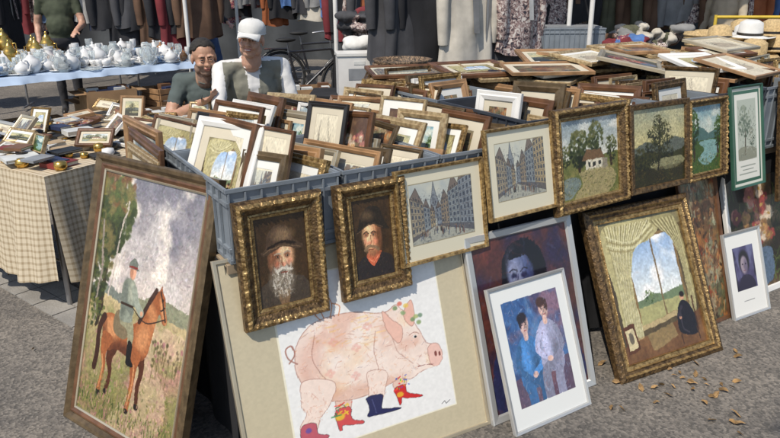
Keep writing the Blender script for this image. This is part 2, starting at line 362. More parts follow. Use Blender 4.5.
    a.strokes(18,.6,.68,.68,.76,[(.2,.6,.3),(.9,.2,.2),(.95,.8,.2),(.2,.3,.7)],.012,.01,.006,.9,7); a.strokes(16,.34,.42,.74,.8,[(.2,.5,.3),(.9,.2,.2),(.95,.8,.2)],.012,.01,.006,.9,8)
    shp([(.64,.42),(.6,.37),(.61,.46),(.65,.53),(.68,.47)],(.93,.74,.66)); shp([(.69,.41),(.735,.35),(.74,.43),(.72,.47)],(.92,.72,.64))
    shp([(.775,.6),(.8,.575),(.83,.59),(.835,.65),(.81,.69),(.78,.67)],(.93,.76,.7)); a.ell(.806,.625,.006,.013,(.5,.25,.22));a.ell(.824,.63,.005,.011,(.5,.25,.22))
    a.ell(.725,.52,.009,.007,(.9,.88,.85)); a.ell(.727,.522,.006,.006,(.1,.08,.08)); a.line([(.7,.508),(.725,.5),(.745,.512)],.003,ln,1,True)
    a.line([(.72,.66),(.76,.665),(.79,.675)],.004,(.5,.2,.2),1,True)
    for x,y,c in ((.66,.37,(.45,.55,.35)),(.685,.355,(.85,.4,.3)),(.71,.37,(.93,.78,.35)),(.73,.44,(.4,.55,.35)),(.69,.4,(.5,.62,.4)),(.745,.43,(.65,.7,.4)),(.765,.43,(.4,.52,.4)),(.755,.46,(.5,.6,.35))): a.ell(x,y,.011,.01,c,0,.5,.8)
    a.line([(.23,.5),(.2,.47),(.195,.43),(.22,.42),(.225,.46),(.2,.49)],.006,ln,1,True)
    for P in ([(.36,.335),(.35,.28),(.365,.25),(.39,.25),(.4,.29),(.385,.34)],[(.35,.28),(.33,.31),(.345,.34)],[(.4,.28),(.43,.3),(.42,.34)]): a.line(P,.005,(.8,.5,.3),.9,True)
    a.ell(.378,.225,.018,.022,(.93,.78,.62)); a.ell(.378,.212,.02,.015,(.9,.6,.2),0,.4,.8)
    dx=(a.noise(18,18,70,3)-.5)*.008; i=np.clip(((a.U+dx)*a.nx).astype(int),0,a.nx-1); a.a=a.a[np.arange(a.ny)[:,None],i]
    v=(np.arange(a.ny)+.5)/a.ny; src=np.where(v<.64,v+.02,.66+(v-.64)/.78); src=np.clip((src*a.ny).astype(int),0,a.ny-1); a.a=a.a[src]
    a.line([(.8,.845),(.815,.835),(.82,.85),(.84,.838)],.003,(.3,.3,.3))
    mt=np.ones((a.ny,a.nx)); mt[(a.U>x0)&(a.U<x1)&(a.V>y0)&(a.V<y1)]=0; a.mix(mt,(.77,.72,.6))
    e=((a.U>x0-.005)&(a.U<x1+.005)&(a.V>y0-.006)&(a.V<y1+.006)).astype(float)*mt; a.mix(e,(.93,.9,.8)); a.a*=.97; a.texture(.03,90,90)
    return a
def art_portrait(w,h,seed,cap):
    a=Art(w,h,160,(.2,.145,.09)); n=a.noise(3,3,seed,4); a.mix(np.clip(n-.25,0,1)*.7,(.4,.29,.17))
    if cap==0:
        a.poly([(.0,1.02),(.02,.8),(.2,.7),(.45,.66),(.75,.7),(.95,.78),(1,1.02)],(.28,.24,.2),1,True)
        a.poly([(.35,.7),(.5,.74),(.6,.7),(.56,1),(.4,1)],(.48,.38,.28),1,True)
        a.ell(.47,.46,.23,.22,(.74,.5,.36),.1,.4); a.ell(.56,.44,.14,.16,(1,.8,.62),0,1.1,.95); a.ell(.33,.5,.08,.18,(.42,.26,.17),0,1.2,.75)
        a.ell(.47,.7,.22,.19,(.55,.5,.43),0,.7); a.strokes(300,.28,.68,.56,.9,[(.9,.86,.8),(.5,.45,.38),(.75,.7,.63),(.4,.35,.3)],.02,.035,.009,.6,seed)
        a.line([(.5,.43),(.525,.52)],.035,(1,.8,.62),.8,True); a.ell(.52,.545,.045,.024,(.95,.63,.5),0,.6,.9); a.ell(.64,.52,.05,.035,(.95,.62,.49),0,1.2,.7); a.ell(.39,.54,.05,.035,(.76,.42,.3),0,1.2,.7); a.line([(.49,.46),(.485,.53),(.5,.56)],.012,(.5,.3,.2),.7,True)
        for x in(.41,.6): a.ell(x,.45,.055,.03,(.42,.25,.18),0,.9,.8); a.ell(x+.004,.455,.02,.011,(.8,.72,.62),0,.5,.8); a.ell(x+.006,.455,.012,.011,(.06,.04,.03),0,.4); a.line([(x-.06,.43),(x,.412),(x+.06,.43)],.014,(.66,.6,.52),.9,True)
        a.line([(.38,.62),(.46,.595),(.54,.592),(.66,.62)],.032,(.84,.8,.73),.9,True); a.line([(.46,.636),(.57,.636)],.012,(.5,.24,.18))
        a.poly([(.1,.38),(.2,.34),(.24,.2),(.4,.11),(.62,.13),(.74,.28),(.92,.37),(.84,.41),(.5,.35),(.2,.42)],(.3,.23,.17),1,True)
        a.ell(.54,.22,.18,.07,(.58,.47,.35),.1,1,.7); a.line([(.25,.345),(.5,.295),(.76,.335)],.028,(.13,.09,.07),.9,True); a.line([(.15,.39),(.5,.335),(.86,.39)],.01,(.55,.44,.32),.6,True)
    else:
        a.poly([(.0,1.02),(.0,.85),(.16,.74),(.4,.7),(.7,.7),(.95,.78),(1,1.02)],(.17,.15,.15),1,True)
        a.poly([(.3,.72),(.46,.85),(.68,.7),(.58,.64),(.4,.64)],(.8,.4,.27),1,True); a.line([(.34,.74),(.46,.8),(.62,.72)],.012,(.95,.6,.45),.7,True)
        a.ell(.48,.47,.22,.22,(.76,.52,.36),-.1,.4); a.ell(.39,.45,.13,.18,(1,.8,.6),0,1.1,.95); a.ell(.64,.5,.07,.18,(.38,.23,.14),0,1.2,.85)
        a.line([(.41,.43),(.385,.53)],.034,(1,.8,.6),.9,True); a.ell(.38,.555,.05,.026,(.97,.64,.49),0,.6,.9); a.ell(.54,.54,.06,.04,(.9,.54,.41),0,1.2,.8); a.ell(.3,.53,.04,.035,(.97,.62,.48),0,1.2,.7); a.line([(.43,.46),(.44,.54),(.42,.57)],.012,(.55,.32,.22),.8,True)
        for x in(.33,.51): a.ell(x,.45,.055,.03,(.46,.27,.18),0,.9,.8); a.ell(x-.003,.455,.02,.011,(.85,.76,.66),0,.5,.8); a.ell(x-.005,.455,.012,.011,(.06,.04,.04),0,.4); a.line([(x-.06,.432),(x,.413),(x+.06,.435)],.018,(.28,.2,.15),.9,True)
        a.line([(.27,.635),(.36,.598),(.44,.598),(.56,.625),(.61,.66)],.036,(.5,.4,.3),.9,True); a.line([(.36,.64),(.49,.64)],.012,(.5,.2,.15))
        a.ell(.46,.69,.13,.05,(.52,.36,.25),0,1,.7)
        a.poly([(.06,.42),(.14,.34),(.25,.18),(.48,.1),(.72,.15),(.82,.32),(.95,.42),(.76,.4),(.5,.33),(.26,.37)],(.16,.13,.1),1,True)
        a.ell(.38,.21,.16,.06,(.46,.36,.25),.2,1,.6); a.line([(.1,.41),(.3,.355),(.5,.318),(.76,.385)],.01,(.44,.34,.24),.6,True)
    a.strokes(200,.0,1,.0,1,[(.5,.36,.22),(.2,.14,.1)],.02,.02,.008,.18,seed+4)
    a.smear(1000,.016,.01,seed+7,.5,.09,.004)
    a.a=np.clip(a.a*1.08,0,1); a.texture(.16,40,40,seed); return a
def art_town(w,h,seed,tower=.3,mt=.12,tint=(.35,.42,.5)):
    a=Art(w,h,220,(.86,.83,.73)); r=np.random.default_rng(seed)
    x0,x1,y0,y1=mt,1-mt,mt*1.2,1-mt*1.5
    a.poly([(x0-.008,y0-.01),(x1+.008,y0-.01),(x1+.008,y1+.01),(x0-.008,y1+.01)],(.6,.56,.45))
    cl=a.poly([(x0,y0),(x1,y0),(x1,y1),(x0,y1)],(.8,.8,.74)).astype(float)
    W=x1-x0;H=y1-y0; F=lambda u,v:(x0+u*W,y0+v*H)
    n=a.noise(5,4,seed,4); a.mix(cl*np.clip((n-.45)*3,0,1)*.6,(.62,.67,.7))
    T=[F(tower-.06,.62),F(tower-.06,.3),F(tower-.035,.22),F(tower,.0),F(tower+.035,.22),F(tower+.06,.3),F(tower+.06,.62)]
    a.poly(T,(.5,.53,.56)); a.line(T,.005,(.2,.22,.26))
    for v in(.3,.4,.5): a.line([F(tower-.06,v),F(tower+.06,v)],.004,(.2,.2,.25)); a.ell(*F(tower-.02,v+.05),.006,.02,(.2,.2,.25)); a.ell(*F(tower+.02,v+.05),.006,.02,(.2,.2,.25))
    cols=[(.6,.56,.48),(.52,.56,.58),(.66,.59,.46),(.5,.54,.58),(.58,.52,.44)]
    def house(ul,ur,vtl,vtr,vbl,vbr,c,nr=5,nc=4):
        q=lambda s,t:F(ul+(ur-ul)*s,(vtl+(vtr-vtl)*s)*(1-t)+(vbl+(vbr-vbl)*s)*t)
        g=[q(0,0),q(.5,-.36),q(1,0)]
        a.poly(g,(.4,.35,.33),.9,clip=cl); a.line(g,.006,(.2,.17,.17),clip=cl)
        for j in range(3): a.poly([q(.25+j*.2,-.08),q(.35+j*.2,-.08),q(.35+j*.2,-.02),q(.25+j*.2,-.02)],(.2,.2,.22),.8,clip=cl)
        P=[q(0,0),q(1,0),q(1,1),q(0,1)]; a.poly(P,c,clip=cl); a.line(P+[P[0]],.005,(.2,.2,.22),clip=cl)
        for i in range(nr):
            for j in range(nc):
                s0=(j+.25)/nc;t0=(i+.2)/(nr+.9)
                a.poly([q(s0,t0),q(s0+.5/nc,t0),q(s0+.5/nc,t0+.6/(nr+1)),q(s0,t0+.6/(nr+1))],(.22,.25,.31),.9,clip=cl)
            a.line([q(0,i/(nr+.9)),q(1,i/(nr+.9))],.0035,(.3,.25,.22),clip=cl)
        for j in range(nc+1): a.line([q(j/nc,0),q(j/nc,.8)],.003,(.35,.28,.24),.8,clip=cl)
        a.poly([q(0,.88),q(1,.88),q(1,1),q(0,1)],(.3,.3,.33),.8,clip=cl)
    house(.0,.2,.22,.34,.95,.86,cols[0]); house(.2,.3,.38,.44,.86,.8,cols[1],4,2); house(.3,.37,.47,.5,.8,.77,cols[2],3,2)
    house(.4,.48,.46,.44,.76,.77,cols[3],3,2); house(.48,.6,.36,.3,.78,.82,cols[4],5,3); house(.6,.78,.22,.12,.82,.88,cols[1],6,3); house(.78,1.02,.06,-.06,.88,.97,cols[int(r.integers(5))],7,4)
    a.poly([F(0,.95),F(.35,.76),F(.42,.76),F(1,.97),F(1,1),F(0,1)],(.66,.66,.61))
    for i in range(44):
        u=r.uniform(.1,.85);v=.8+abs(u-.4)*.2+r.uniform(0,.1); hh=.04+.05*(v-.75)*4
        a.line([F(u,v),F(u+.004,v-hh)],.01,[(.2,.22,.28),(.42,.25,.2),(.3,.35,.45),(.15,.15,.15)][r.integers(4)],.9,clip=cl); a.ell(*F(u+.004,v-hh-.01),.005,.008,(.5,.42,.35))
    a.strokes(900,x0,x1,y0+.1*H,y1,[(.2,.23,.29),(.88,.87,.8),(.3,.27,.25),tint],.006,.006,.0028,.55,seed,cl)
    n=a.noise(50,50,seed+1,3); a.mix(cl*np.clip((n-.52)*4,0,1)*.45*(a.V>y0+.2*H),(.18,.21,.27)); a.mix(cl*.1,(.7,.66,.55)); return a
def art_farm(w,h):
    a=Art(w,h,180,(.6,.7,.75)); sky(a,(.55,.61,.64),(.86,.84,.76),.55,(.9,.89,.84),31,.8)
    a.poly([(0,.5),(.3,.46),(.6,.5),(1,.47),(1,1),(0,1)],(.4,.42,.22))
    n=a.noise(8,10,7,4); a.mix((a.V>.52)*np.clip((n-.45)*4,0,1)*.8,(.56,.52,.3))
    G=[(.1,.13,.06),(.16,.2,.09),(.26,.29,.13),(.4,.4,.22)]
    tree(a,.3,.36,.17,.24,G,220,1,[(.3,.64),(.3,.3)],.03); tree(a,.6,.28,.13,.24,G,170,2,[(.6,.62),(.6,.3)],.03); tree(a,.88,.42,.1,.17,G,110,3,[(.87,.64),(.87,.4)],.03); tree(a,.05,.45,.1,.14,G,100,4)
    a.poly([(.4,.52),(.7,.52),(.7,.66),(.4,.66)],(.86,.82,.72)); a.poly([(.34,.53),(.42,.4),(.68,.4),(.75,.53)],(.45,.34,.23))
    a.poly([(.7,.53),(.8,.55),(.8,.66),(.7,.66)],(.56,.52,.44))
    for x in(.45,.54,.63): a.poly([(x,.56),(x+.04,.56),(x+.04,.61),(x,.61)],(.2,.2,.18))
    a.poly([(.3,.66),(.8,.66),(.95,.8),(.75,1),(.2,1),(.35,.82)],(.68,.61,.44),.8,True); a.poly([(0,.74),(.22,.72),(.32,.82),(.15,.95),(0,.95)],(.48,.53,.52),.9,True)
    a.strokes(360,0,1,.62,1,[(.2,.25,.1),(.48,.45,.22),(.7,.63,.4),(.33,.35,.17)],.015,.012,.008,.7,4)
    a.smear(1500,.014,.009,14,.55); a.texture(.15); return a
def art_darktree(w,h):
    a=Art(w,h,150,(.5,.5,.3)); sky(a,(.56,.58,.5),(.84,.76,.5),.6,(.78,.74,.56),41,.6)
    a.poly([(0,.5),(.25,.42),(.5,.5),(.8,.4),(1,.45),(1,.7),(0,.7)],(.36,.38,.34)); a.poly([(0,.6),(.3,.55),(.7,.62),(1,.56),(1,1),(0,1)],(.2,.2,.09))
    a.poly([(.35,.7),(.8,.66),(1,.74),(.8,.82),(.4,.8)],(.62,.6,.45),.8,True)
    G=[(.06,.07,.03),(.1,.12,.05),(.17,.18,.08),(.26,.25,.11)]
    a.line([(.47,.8),(.5,.5),(.52,.14)],.03,(.1,.08,.04),1,True)
    for i,(x,y,rx,ry) in enumerate(((.5,.18,.12,.08),(.58,.28,.15,.08),(.42,.33,.15,.08),(.58,.44,.19,.1),(.4,.5,.17,.09),(.62,.58,.17,.08),(.36,.65,.18,.08),(.12,.62,.12,.12),(.2,.72,.12,.08))): tree(a,x,y,rx,ry,G,90,5+i)
    n=a.noise(8,8,3,4); a.mix((a.V>.78)*np.clip(n*1.3,0,1)*.8,(.13,.11,.05)); a.strokes(150,0,1,.7,1,[(.3,.26,.1),(.1,.1,.04),(.4,.34,.16)],.02,.01,.01,.6,5)
    a.smear(1200,.015,.01,15,.55); a.texture(.2); return a
def art_lake(w,h):
    a=Art(w,h,120,(.5,.6,.7)); sky(a,(.42,.58,.64),(.82,.82,.72),.5,(.88,.87,.8),51,.7)
    a.poly([(0,.4),(.3,.3),(.6,.42),(1,.34),(1,.6),(0,.6)],(.3,.42,.4)); a.poly([(0,.52),(1,.5),(1,1),(0,1)],(.24,.34,.14)); a.poly([(.3,.54),(.8,.53),(.95,.7),(.6,.9),(.25,.8),(.45,.66)],(.5,.64,.62),1,True)
    G=[(.08,.14,.06),(.14,.24,.08),(.25,.36,.12)]; tree(a,.1,.35,.16,.3,G,160,7,[(.12,.8),(.1,.3)],.03); tree(a,.92,.4,.12,.24,G,120,8,[(.92,.8),(.92,.4)],.03)
    a.strokes(60,.3,.8,.56,.8,[(.7,.76,.7),(.3,.42,.36)],.05,.002,.006,.6,16)
    a.strokes(160,0,1,.75,1,[(.3,.38,.12),(.12,.2,.07),(.5,.45,.2)],.02,.02,.012,.7,6); a.smear(900,.018,.01,17,.55); a.texture(.15); return a
def art_greenposter(w,h):
    a=Art(w,h,110,(.86,.85,.79))
    for (i,c) in ((.05,(.18,.36,.28)),(.1,(.88,.87,.82))): a.poly([(i,i*.6),(1-i,i*.6),(1-i,1-i*.6),(i,1-i*.6)],c)
    cl=a.poly([(.18,.12),(.82,.12),(.82,.74),(.18,.74)],(.7,.72,.66)).astype(float)
    tree(a,.42,.34,.2,.16,[(.3,.36,.3),(.42,.47,.4),(.55,.58,.5)],120,5,[(.42,.68),(.45,.4)],.015); tree(a,.66,.5,.1,.1,[(.28,.33,.28),(.5,.5,.42)],60,6)
    a.poly([(.2,.62),(.5,.6),(.8,.64),(.8,.73),(.2,.73)],(.5,.5,.42),.8,True,clip=cl)
    a.strokes(190,.2,.8,.2,.72,[(.3,.33,.3),(.5,.5,.45),(.8,.8,.75)],.03,.02,.005,.6,5,cl)
    for v,q in((.8,.25),(.84,.18),(.88,.3)): a.line([(.5-q,v),(.5+q,v)],.01,(.3,.35,.3),.6)
    return a
def art_window(w,h):
    a=Art(w,h,220,(.3,.25,.17)); n=a.noise(4,4,61,4); a.mix(np.clip((n-.4)*2,0,1)*.6,(.45,.38,.24))
    a.poly([(0,0),(1,0),(1,.1),(0,.14)],(.5,.46,.32))
    W=[(.26,.18),(.86,.13),(.86,.72),(.26,.78)]
    m=a.poly(W,(.7,.78,.86)).astype(float)
    t=np.clip((a.V-.15)/.45,0,1)[...,None]; a.a=np.where(m[...,None]>0,np.array((.55,.66,.8))*(1-t)+np.array((.9,.9,.86))*t,a.a)
    n=a.noise(4,6,63,5); a.mix(m*np.clip((n-.48)*5,0,1),(.93,.92,.9))
    a.poly([(.26,.6),(.45,.56),(.6,.58),(.86,.55),(.86,.7),(.26,.76)],(.42,.48,.35),clip=m); a.poly([(.26,.65),(.5,.63),(.86,.63),(.86,.72),(.26,.78)],(.64,.62,.42),clip=m)
    tree(a,.42,.58,.06,.05,[(.22,.3,.16),(.4,.46,.25)],50,3)
    a.line([(.58,.17),(.58,.75)],.014,(.46,.38,.26)); a.line([(.26,.18),(.86,.13),(.86,.72),(.26,.78),(.26,.18)],.022,(.5,.4,.25))
    a.line([(.26,.785),(.88,.73)],.035,(.7,.62,.45))
    c1=[(.05,.05),(.66,.03),(.7,.12),(.56,.18),(.42,.2),(.33,.28),(.27,.42),(.25,.6),(.26,.86),(.08,.9),(.05,.5)]
    m1=a.poly(c1,(.7,.66,.47),1,True).astype(float)
    for i in range(34):
        u=i/34; c=[(.5,.46,.3),(.82,.79,.62),(.62,.58,.4),(.88,.85,.7)][i%4]
        a.line([(.08+.56*u,.04),(.1+.28*u,.3),(.07+.2*u,.88)],.01,c,.7,True,clip=m1)
    for k in range(4): a.line([(.08,.1+.03*k),(.35,.17+.02*k),(.64,.06+.02*k)],.012,[(.85,.82,.65),(.55,.5,.33)][k%2],.7,True,clip=m1)
    c2=[(.62,.04),(.93,.05),(.98,.5),(.96,.74),(.88,.74),(.9,.42),(.83,.2),(.72,.12)]
    m2=a.poly(c2,(.6,.56,.38),1,True).astype(float)
    for i in range(14):
        u=i/14; a.line([(.64+.3*u,.05),(.86+.1*u,.3),(.88+.08*u,.74)],.01,[(.44,.4,.25),(.8,.76,.57)][i%2],.7,True,clip=m2)
    a.poly([(0,.88),(1,.76),(1,1),(0,1)],(.4,.27,.16)); n=a.noise(10,6,65,4); a.mix((a.V>.84)*np.clip((n-.4)*3,0,1)*.5,(.6,.44,.28))
    a.poly([(.3,.84),(.62,.8),(.66,.9),(.34,.96)],(.56,.48,.32),.8)
    a.poly([(.68,.86),(.71,.74),(.76,.68),(.82,.67),(.87,.7),(.91,.78),(.92,.9),(.86,.93),(.74,.91)],(.12,.1,.12),1,True); a.line([(.75,.74),(.74,.86),(.8,.9)],.012,(.25,.22,.25),.8,True)
    a.line([(.7,.9),(.7,.98)],.01,(.25,.16,.1)); a.line([(.9,.88),(.91,.97)],.01,(.25,.16,.1)); a.line([(.92,.66),(.92,.9)],.014,(.3,.18,.1))
    a.ell(.8,.635,.027,.032,(.78,.58,.46)); a.ell(.805,.62,.029,.022,(.14,.1,.07),0,.3); a.line([(.77,.71),(.72,.76),(.74,.79)],.024,(.2,.17,.2),1,True); a.ell(.735,.79,.015,.012,(.75,.55,.44))
    a.poly([(.04,.74),(.17,.725),(.19,.92),(.05,.94)],(.34,.2,.12)); a.poly([(.06,.77),(.155,.757),(.17,.9),(.07,.915)],(.78,.72,.56)); a.ell(.115,.83,.026,.04,(.4,.36,.3))
    a.smear(1800,.01,.006,18,.5,.07,.003); a.texture(.12,50,60); return a
def art_blue(w,h):
    a=Art(w,h,200,(.88,.88,.86)); i,j=.12,.1
    cl=a.poly([(i,j),(1-i,j),(1-i,1-j*1.4),(i,1-j*1.4)],(.22,.36,.56)).astype(float)
    n=a.noise(5,5,71,4); a.mix(cl*np.clip((n-.45)*4,0,1)*.8,(.4,.55,.72)); n=a.noise(4,5,72,4); a.mix(cl*np.clip((n-.5)*5,0,1)*.8,(.58,.4,.44)); n=a.noise(4,5,73,4); a.mix(cl*np.clip((n-.55)*6,0,1)*.6,(.12,.18,.36))
    a.poly([(i,.66),(.4,.62),(1-i,.6),(1-i,.86),(i,.86)],(.4,.26,.3),.7,clip=cl)
    def fig(cx,hc,body,skin,flip,v):
        s=flip
        m=a.poly([(cx-.13*s,.4+v),(cx,.34+v),(cx+.12*s,.4+v),(cx+.15*s,.58+v),(cx+.12*s,.7+v),(cx-.13*s,.72+v),(cx-.16*s,.55+v)],body,1,True,clip=cl)
        a.ell(cx-.05,.5+v,.05,.12,np.clip(body*1.4,0,1),0,.9,.7,m); a.ell(cx+.08,.6+v,.05,.1,body*.6,0,.9,.7,m)
        a.line([(cx-.08*s,.68+v),(cx+.1*s,.7+v),(cx+.12*s,.86)],.085,body*.8,1,True,clip=cl); a.line([(cx-.1*s,.68+v),(cx-.06*s,.74+v),(cx-.05*s,.88)],.08,body*.9,1,True,clip=cl)
        a.line([(cx+.11*s,.42+v),(cx+.17*s,.54+v),(cx+.04*s,.62+v)],.045,np.clip(body*1.2,0,1),1,True,clip=cl); a.line([(cx-.12*s,.42+v),(cx-.16*s,.56+v),(cx-.02*s,.66+v)],.045,body*.85,1,True,clip=cl)
        a.ell(cx+.03*s,.63+v,.035,.022,skin); a.line([(cx,.36+v),(cx,.3+v)],.04,skin); a.ell(cx,.26+v,.06,.07,skin,.1*s,.2); a.ell(cx+.025,.27+v,.025,.05,skin*.75,.1*s,.9,.7)
        a.ell(cx-.012,.213+v,.064,.036,hc,0,.3); a.ell(cx-.048*s,.24+v,.02,.045,hc,0,.3)
        for d in(-.022,.026): a.ell(cx+d,.262+v,.01,.006,(.1,.1,.15)); a.line([(cx+d-.013,.25+v),(cx+d+.013,.25+v)],.004,hc)
        a.line([(cx+.003,.262+v),(cx+.01,.285+v),(cx,.288+v)],.005,skin*.6,1); a.line([(cx-.012,.307+v),(cx+.016,.306+v)],.006,(.6,.25,.25))
    fig(.36,np.array((.14,.11,.15)),np.array((.25,.45,.66)),np.array((.84,.7,.66)),1,.03); fig(.65,np.array((.28,.18,.16)),np.array((.62,.62,.72)),np.array((.88,.72,.66)),-1,-.04)
    a.strokes(420,i,1-i,j,.86,[(.14,.25,.45),(.5,.64,.8),(.66,.48,.5),(.14,.15,.26),(.7,.75,.82)],.02,.02,.004,.4,9,cl)
    b=a.a.copy(); a.smear(900,.009,.005,19,.45,.08,.002); a.a=a.a*cl[...,None]+b*(1-cl[...,None]); a.texture(.12,60,60,3,cl); return a
def art_dusk(w,h):
    a=Art(w,h,190,(.3,.16,.15)); n=a.noise(4,4,81,5); a.mix(np.clip((n-.42)*4,0,1),(.17,.13,.24)); n=a.noise(4,4,82,4); a.mix(np.clip((n-.5)*5,0,1)*.7,(.44,.22,.17))
    a.poly([(.1,.6),(.28,.46),(.45,.42),(.62,.44),(.84,.56),(.95,1),(.05,1)],(.14,.16,.32),.95,True)
    a.poly([(.3,.42),(.26,.2),(.36,.07),(.55,.04),(.7,.14),(.72,.36),(.64,.46)],(.07,.06,.1),1,True)
    a.poly([(.38,.4),(.4,.46),(.56,.46),(.56,.36)],(.3,.33,.47),1,True)
    a.ell(.45,.26,.13,.155,(.36,.4,.55),-.05,.25); a.ell(.4,.25,.07,.13,(.55,.56,.66),-.05,1,.8); a.ell(.54,.3,.05,.12,(.18,.2,.36),0,1,.8)
    a.poly([(.34,.14),(.46,.08),(.6,.12),(.6,.22),(.52,.14),(.4,.15)],(.07,.06,.1),1,True)
    for x in(.385,.49): a.ell(x,.245,.03,.016,(.15,.15,.27),0,.6); a.line([(x-.035,.218),(x,.208),(x+.035,.218)],.008,(.1,.08,.14),1,True)
    a.line([(.43,.24),(.405,.3),(.43,.31)],.01,(.22,.22,.36),.9,True); a.line([(.4,.35),(.43,.343),(.47,.35)],.013,(.42,.2,.24),1,True)
    a.strokes(200,0,1,0,1,[(.45,.24,.2),(.15,.15,.3),(.28,.15,.14),(.34,.38,.5)],.05,.03,.01,.22,12); a.smear(1300,.016,.009,20,.5,.1,.004); a.texture(.15); return a
def art_small(w,h):
    a=Art(w,h,120,(.9,.89,.86)); cl=a.poly([(.2,.17),(.8,.17),(.8,.7),(.2,.7)],(.26,.23,.38)).astype(float)
    n=a.noise(5,5,91,4); a.mix(cl*np.clip((n-.45)*4,0,1),(.4,.4,.54)); n=a.noise(5,5,92,4); a.mix(cl*np.clip((n-.52)*6,0,1),(.12,.1,.2))
    a.poly([(.28,.7),(.34,.56),(.5,.52),(.68,.57),(.74,.7)],(.14,.12,.22),1,True,clip=cl); a.ell(.49,.36,.15,.14,(.09,.07,.12),0,.3,1,cl); a.ell(.48,.4,.1,.11,(.6,.54,.58),0,.3,1,cl); a.ell(.53,.42,.05,.09,(.36,.32,.42),0,1,.8,cl)
    for x in(.44,.53): a.ell(x,.39,.02,.01,(.1,.08,.14),0,.5)
    a.line([(.48,.4),(.47,.44)],.008,(.36,.28,.34)); a.line([(.45,.47),(.51,.47)],.008,(.45,.2,.25)); a.line([(.35,.84),(.65,.84)],.012,(.4,.4,.4),.6); return a
def art_floral(w,h,seed,bg=(.3,.2,.13)):
    a=Art(w,h,170,bg); n=a.noise(4,6,seed,4); a.mix(np.clip((n-.45)*4,0,1)*.8,(.5,.4,.28)); r=np.random.default_rng(seed)
    a.strokes(160,0,1,.2,1,[(.2,.28,.12),(.36,.42,.2),(.15,.18,.08)],.06,.06,.012,.8,seed)
    a.poly([(.35,.7),(.65,.7),(.62,.95),(.38,.95)],(.35,.42,.5),1,True)
    for _ in range(34):
        x,y=.5+r.normal(0,.2),.42+r.normal(0,.17); c=np.array([(.58,.24,.22),(.7,.45,.4),(.8,.72,.62),(.66,.48,.3),(.42,.16,.2)][r.integers(5)]); q=r.uniform(.04,.09)
        for k in range(6): t=k*1.05+r.random(); a.ell(x+q*.6*math.cos(t),y+q*.6*a.asp*math.sin(t),q*.55,q*.4,np.clip(c*(.75+.4*r.random()),0,1),t,.4,.9)
        a.ell(x,y,q*.3,q*.2,(.7,.55,.3))
    a.smear(1000,.016,.01,seed+2,.6); a.texture(.15); return a
def art_abstract(w,h):
    a=Art(w,h,120,(.42,.3,.2))
    for i,(c,sd) in enumerate([((.66,.42,.22),101),((.25,.17,.13),102),((.62,.55,.42),103),((.35,.36,.25),104)]):
        n=a.noise(4,9,sd,4); a.mix(np.clip((n-.5)*6,0,1)*.85,c)
    a.strokes(180,0,1,0,1,[(.7,.5,.3),(.2,.14,.1),(.6,.6,.5),(.55,.25,.15)],.05,.05,.015,.7,15); a.smear(600,.03,.014,21,.6); a.texture(.2); return a
def art_sketch(w,h,seed):
    a=Art(w,h,100,(.84,.8,.7)); r=np.random.default_rng(seed)
    for k in range(12):
        u,v=r.uniform(.2,.8,2); a.line([(u,v),(u+r.normal(0,.12),v+r.normal(0,.12)),(u+r.normal(0,.15),v+r.normal(0,.15))],.008,(.3,.27,.25),.8,True)
    a.poly([(.25,.55),(.4,.35),(.6,.4),(.78,.6),(.7,.75),(.3,.75)],(.62,.56,.48),.6,True); tree(a,.3,.4,.1,.12,[(.3,.3,.26),(.5,.5,.42)],40,seed); return a
# ---------------------------------------------------------------- HERO FRAMES
P_std=lambda b,d,mi=0:[(0,d,mi),(0,.004,mi),(b*.15,0,mi),(b*.85,.003,mi),(b,.012,mi),(b,.02,mi)]
w,h=.686,1.043; b=.062
framed('soldier_on_horse_painting',(-1.285,2.29,0,-.625,.295),w,h,
 [(0,.035,0),(0,.004,0),(.006,0,0),(.018,.002,0),(.03,.012,0),(.036,.008,0),(.042,.007,1),(.054,.013,1),(.056,.009,2),(b,.012,2),(b,.02,2)],[m_bronze,m_brownw,m_champ,m_back],art_soldier(w-2*b,h-2*b),oil,b,.017)
w,h=.935,.81; b=.014
framed('pig_in_boots_print',(-.438,1.777,0,.5,.33),w,h,[(0,.02,0),(0,.001,0),(.002,0,0),(b-.002,0,0),(b,.002,0),(b,.008,0)],[m_champ,m_back],art_pig(w-2*b,h-2*b),glazed,b,.006)
orn={2:(.003,.022),3:(.006,.034),4:(.004,.017),5:(.002,.03),7:(.002,.012)}
def ornate(b,d): return [(0,d,1),(0,.012,1),(b*.1,.002,1),(b*.28,-.003,0),(b*.42,.003,0),(b*.56,.006,1),(b*.7,.012,1),(b*.8,.011,0),(b*.86,.015,1),(b,.017,0),(b,.026,0)]
for nm,p,w,h,sd,cp in (('bearded_man_portrait_painting',(-.454,1.945,.541,.557,.085),.300,.423,3,0),('man_in_hat_portrait_painting',(-.150,2.112,.564,.553,.139),.277,.404,8,1)):
    b=.062; framed(nm,p,w,h,ornate(b,.034),[m_gold,m_golddk,m_back],art_portrait(w-2*b,h-2*b,sd,cp),oil,b,.022,.004,orn)
w,h=.394,.345; b=.014
framed('town_square_print',(.049,2.230,.641,.575,.173),w,h,P_std(b,.02),[m_gold,m_back],art_town(w-2*b,h-2*b,4,.38),glazed,b,.012)
w,h=.357,.348
framed('old_town_print',(.383,2.428,.740,.588,.193),w,h,P_std(b,.02),[m_gold,m_back],art_town(w-2*b,h-2*b,9,.3),glazed,b,.012)
w,h=.445,.430; b=.052
framed('farmhouse_landscape_painting',(.682,2.609,.696,.590,.167),w,h,ornate(b,.034),[m_gold,m_golddk,m_back],art_farm(w-2*b,h-2*b),oil,b,.022,.005,orn)
w,h=.392,.389; b=.026
framed('dark_tree_landscape_painting',(1.050,2.842,.715,.540,.164),w,h,P_std(b,.026),[m_golddk,m_back],art_darktree(w-2*b,h-2*b),oil,b,.014)
w,h=.296,.382; b=.036
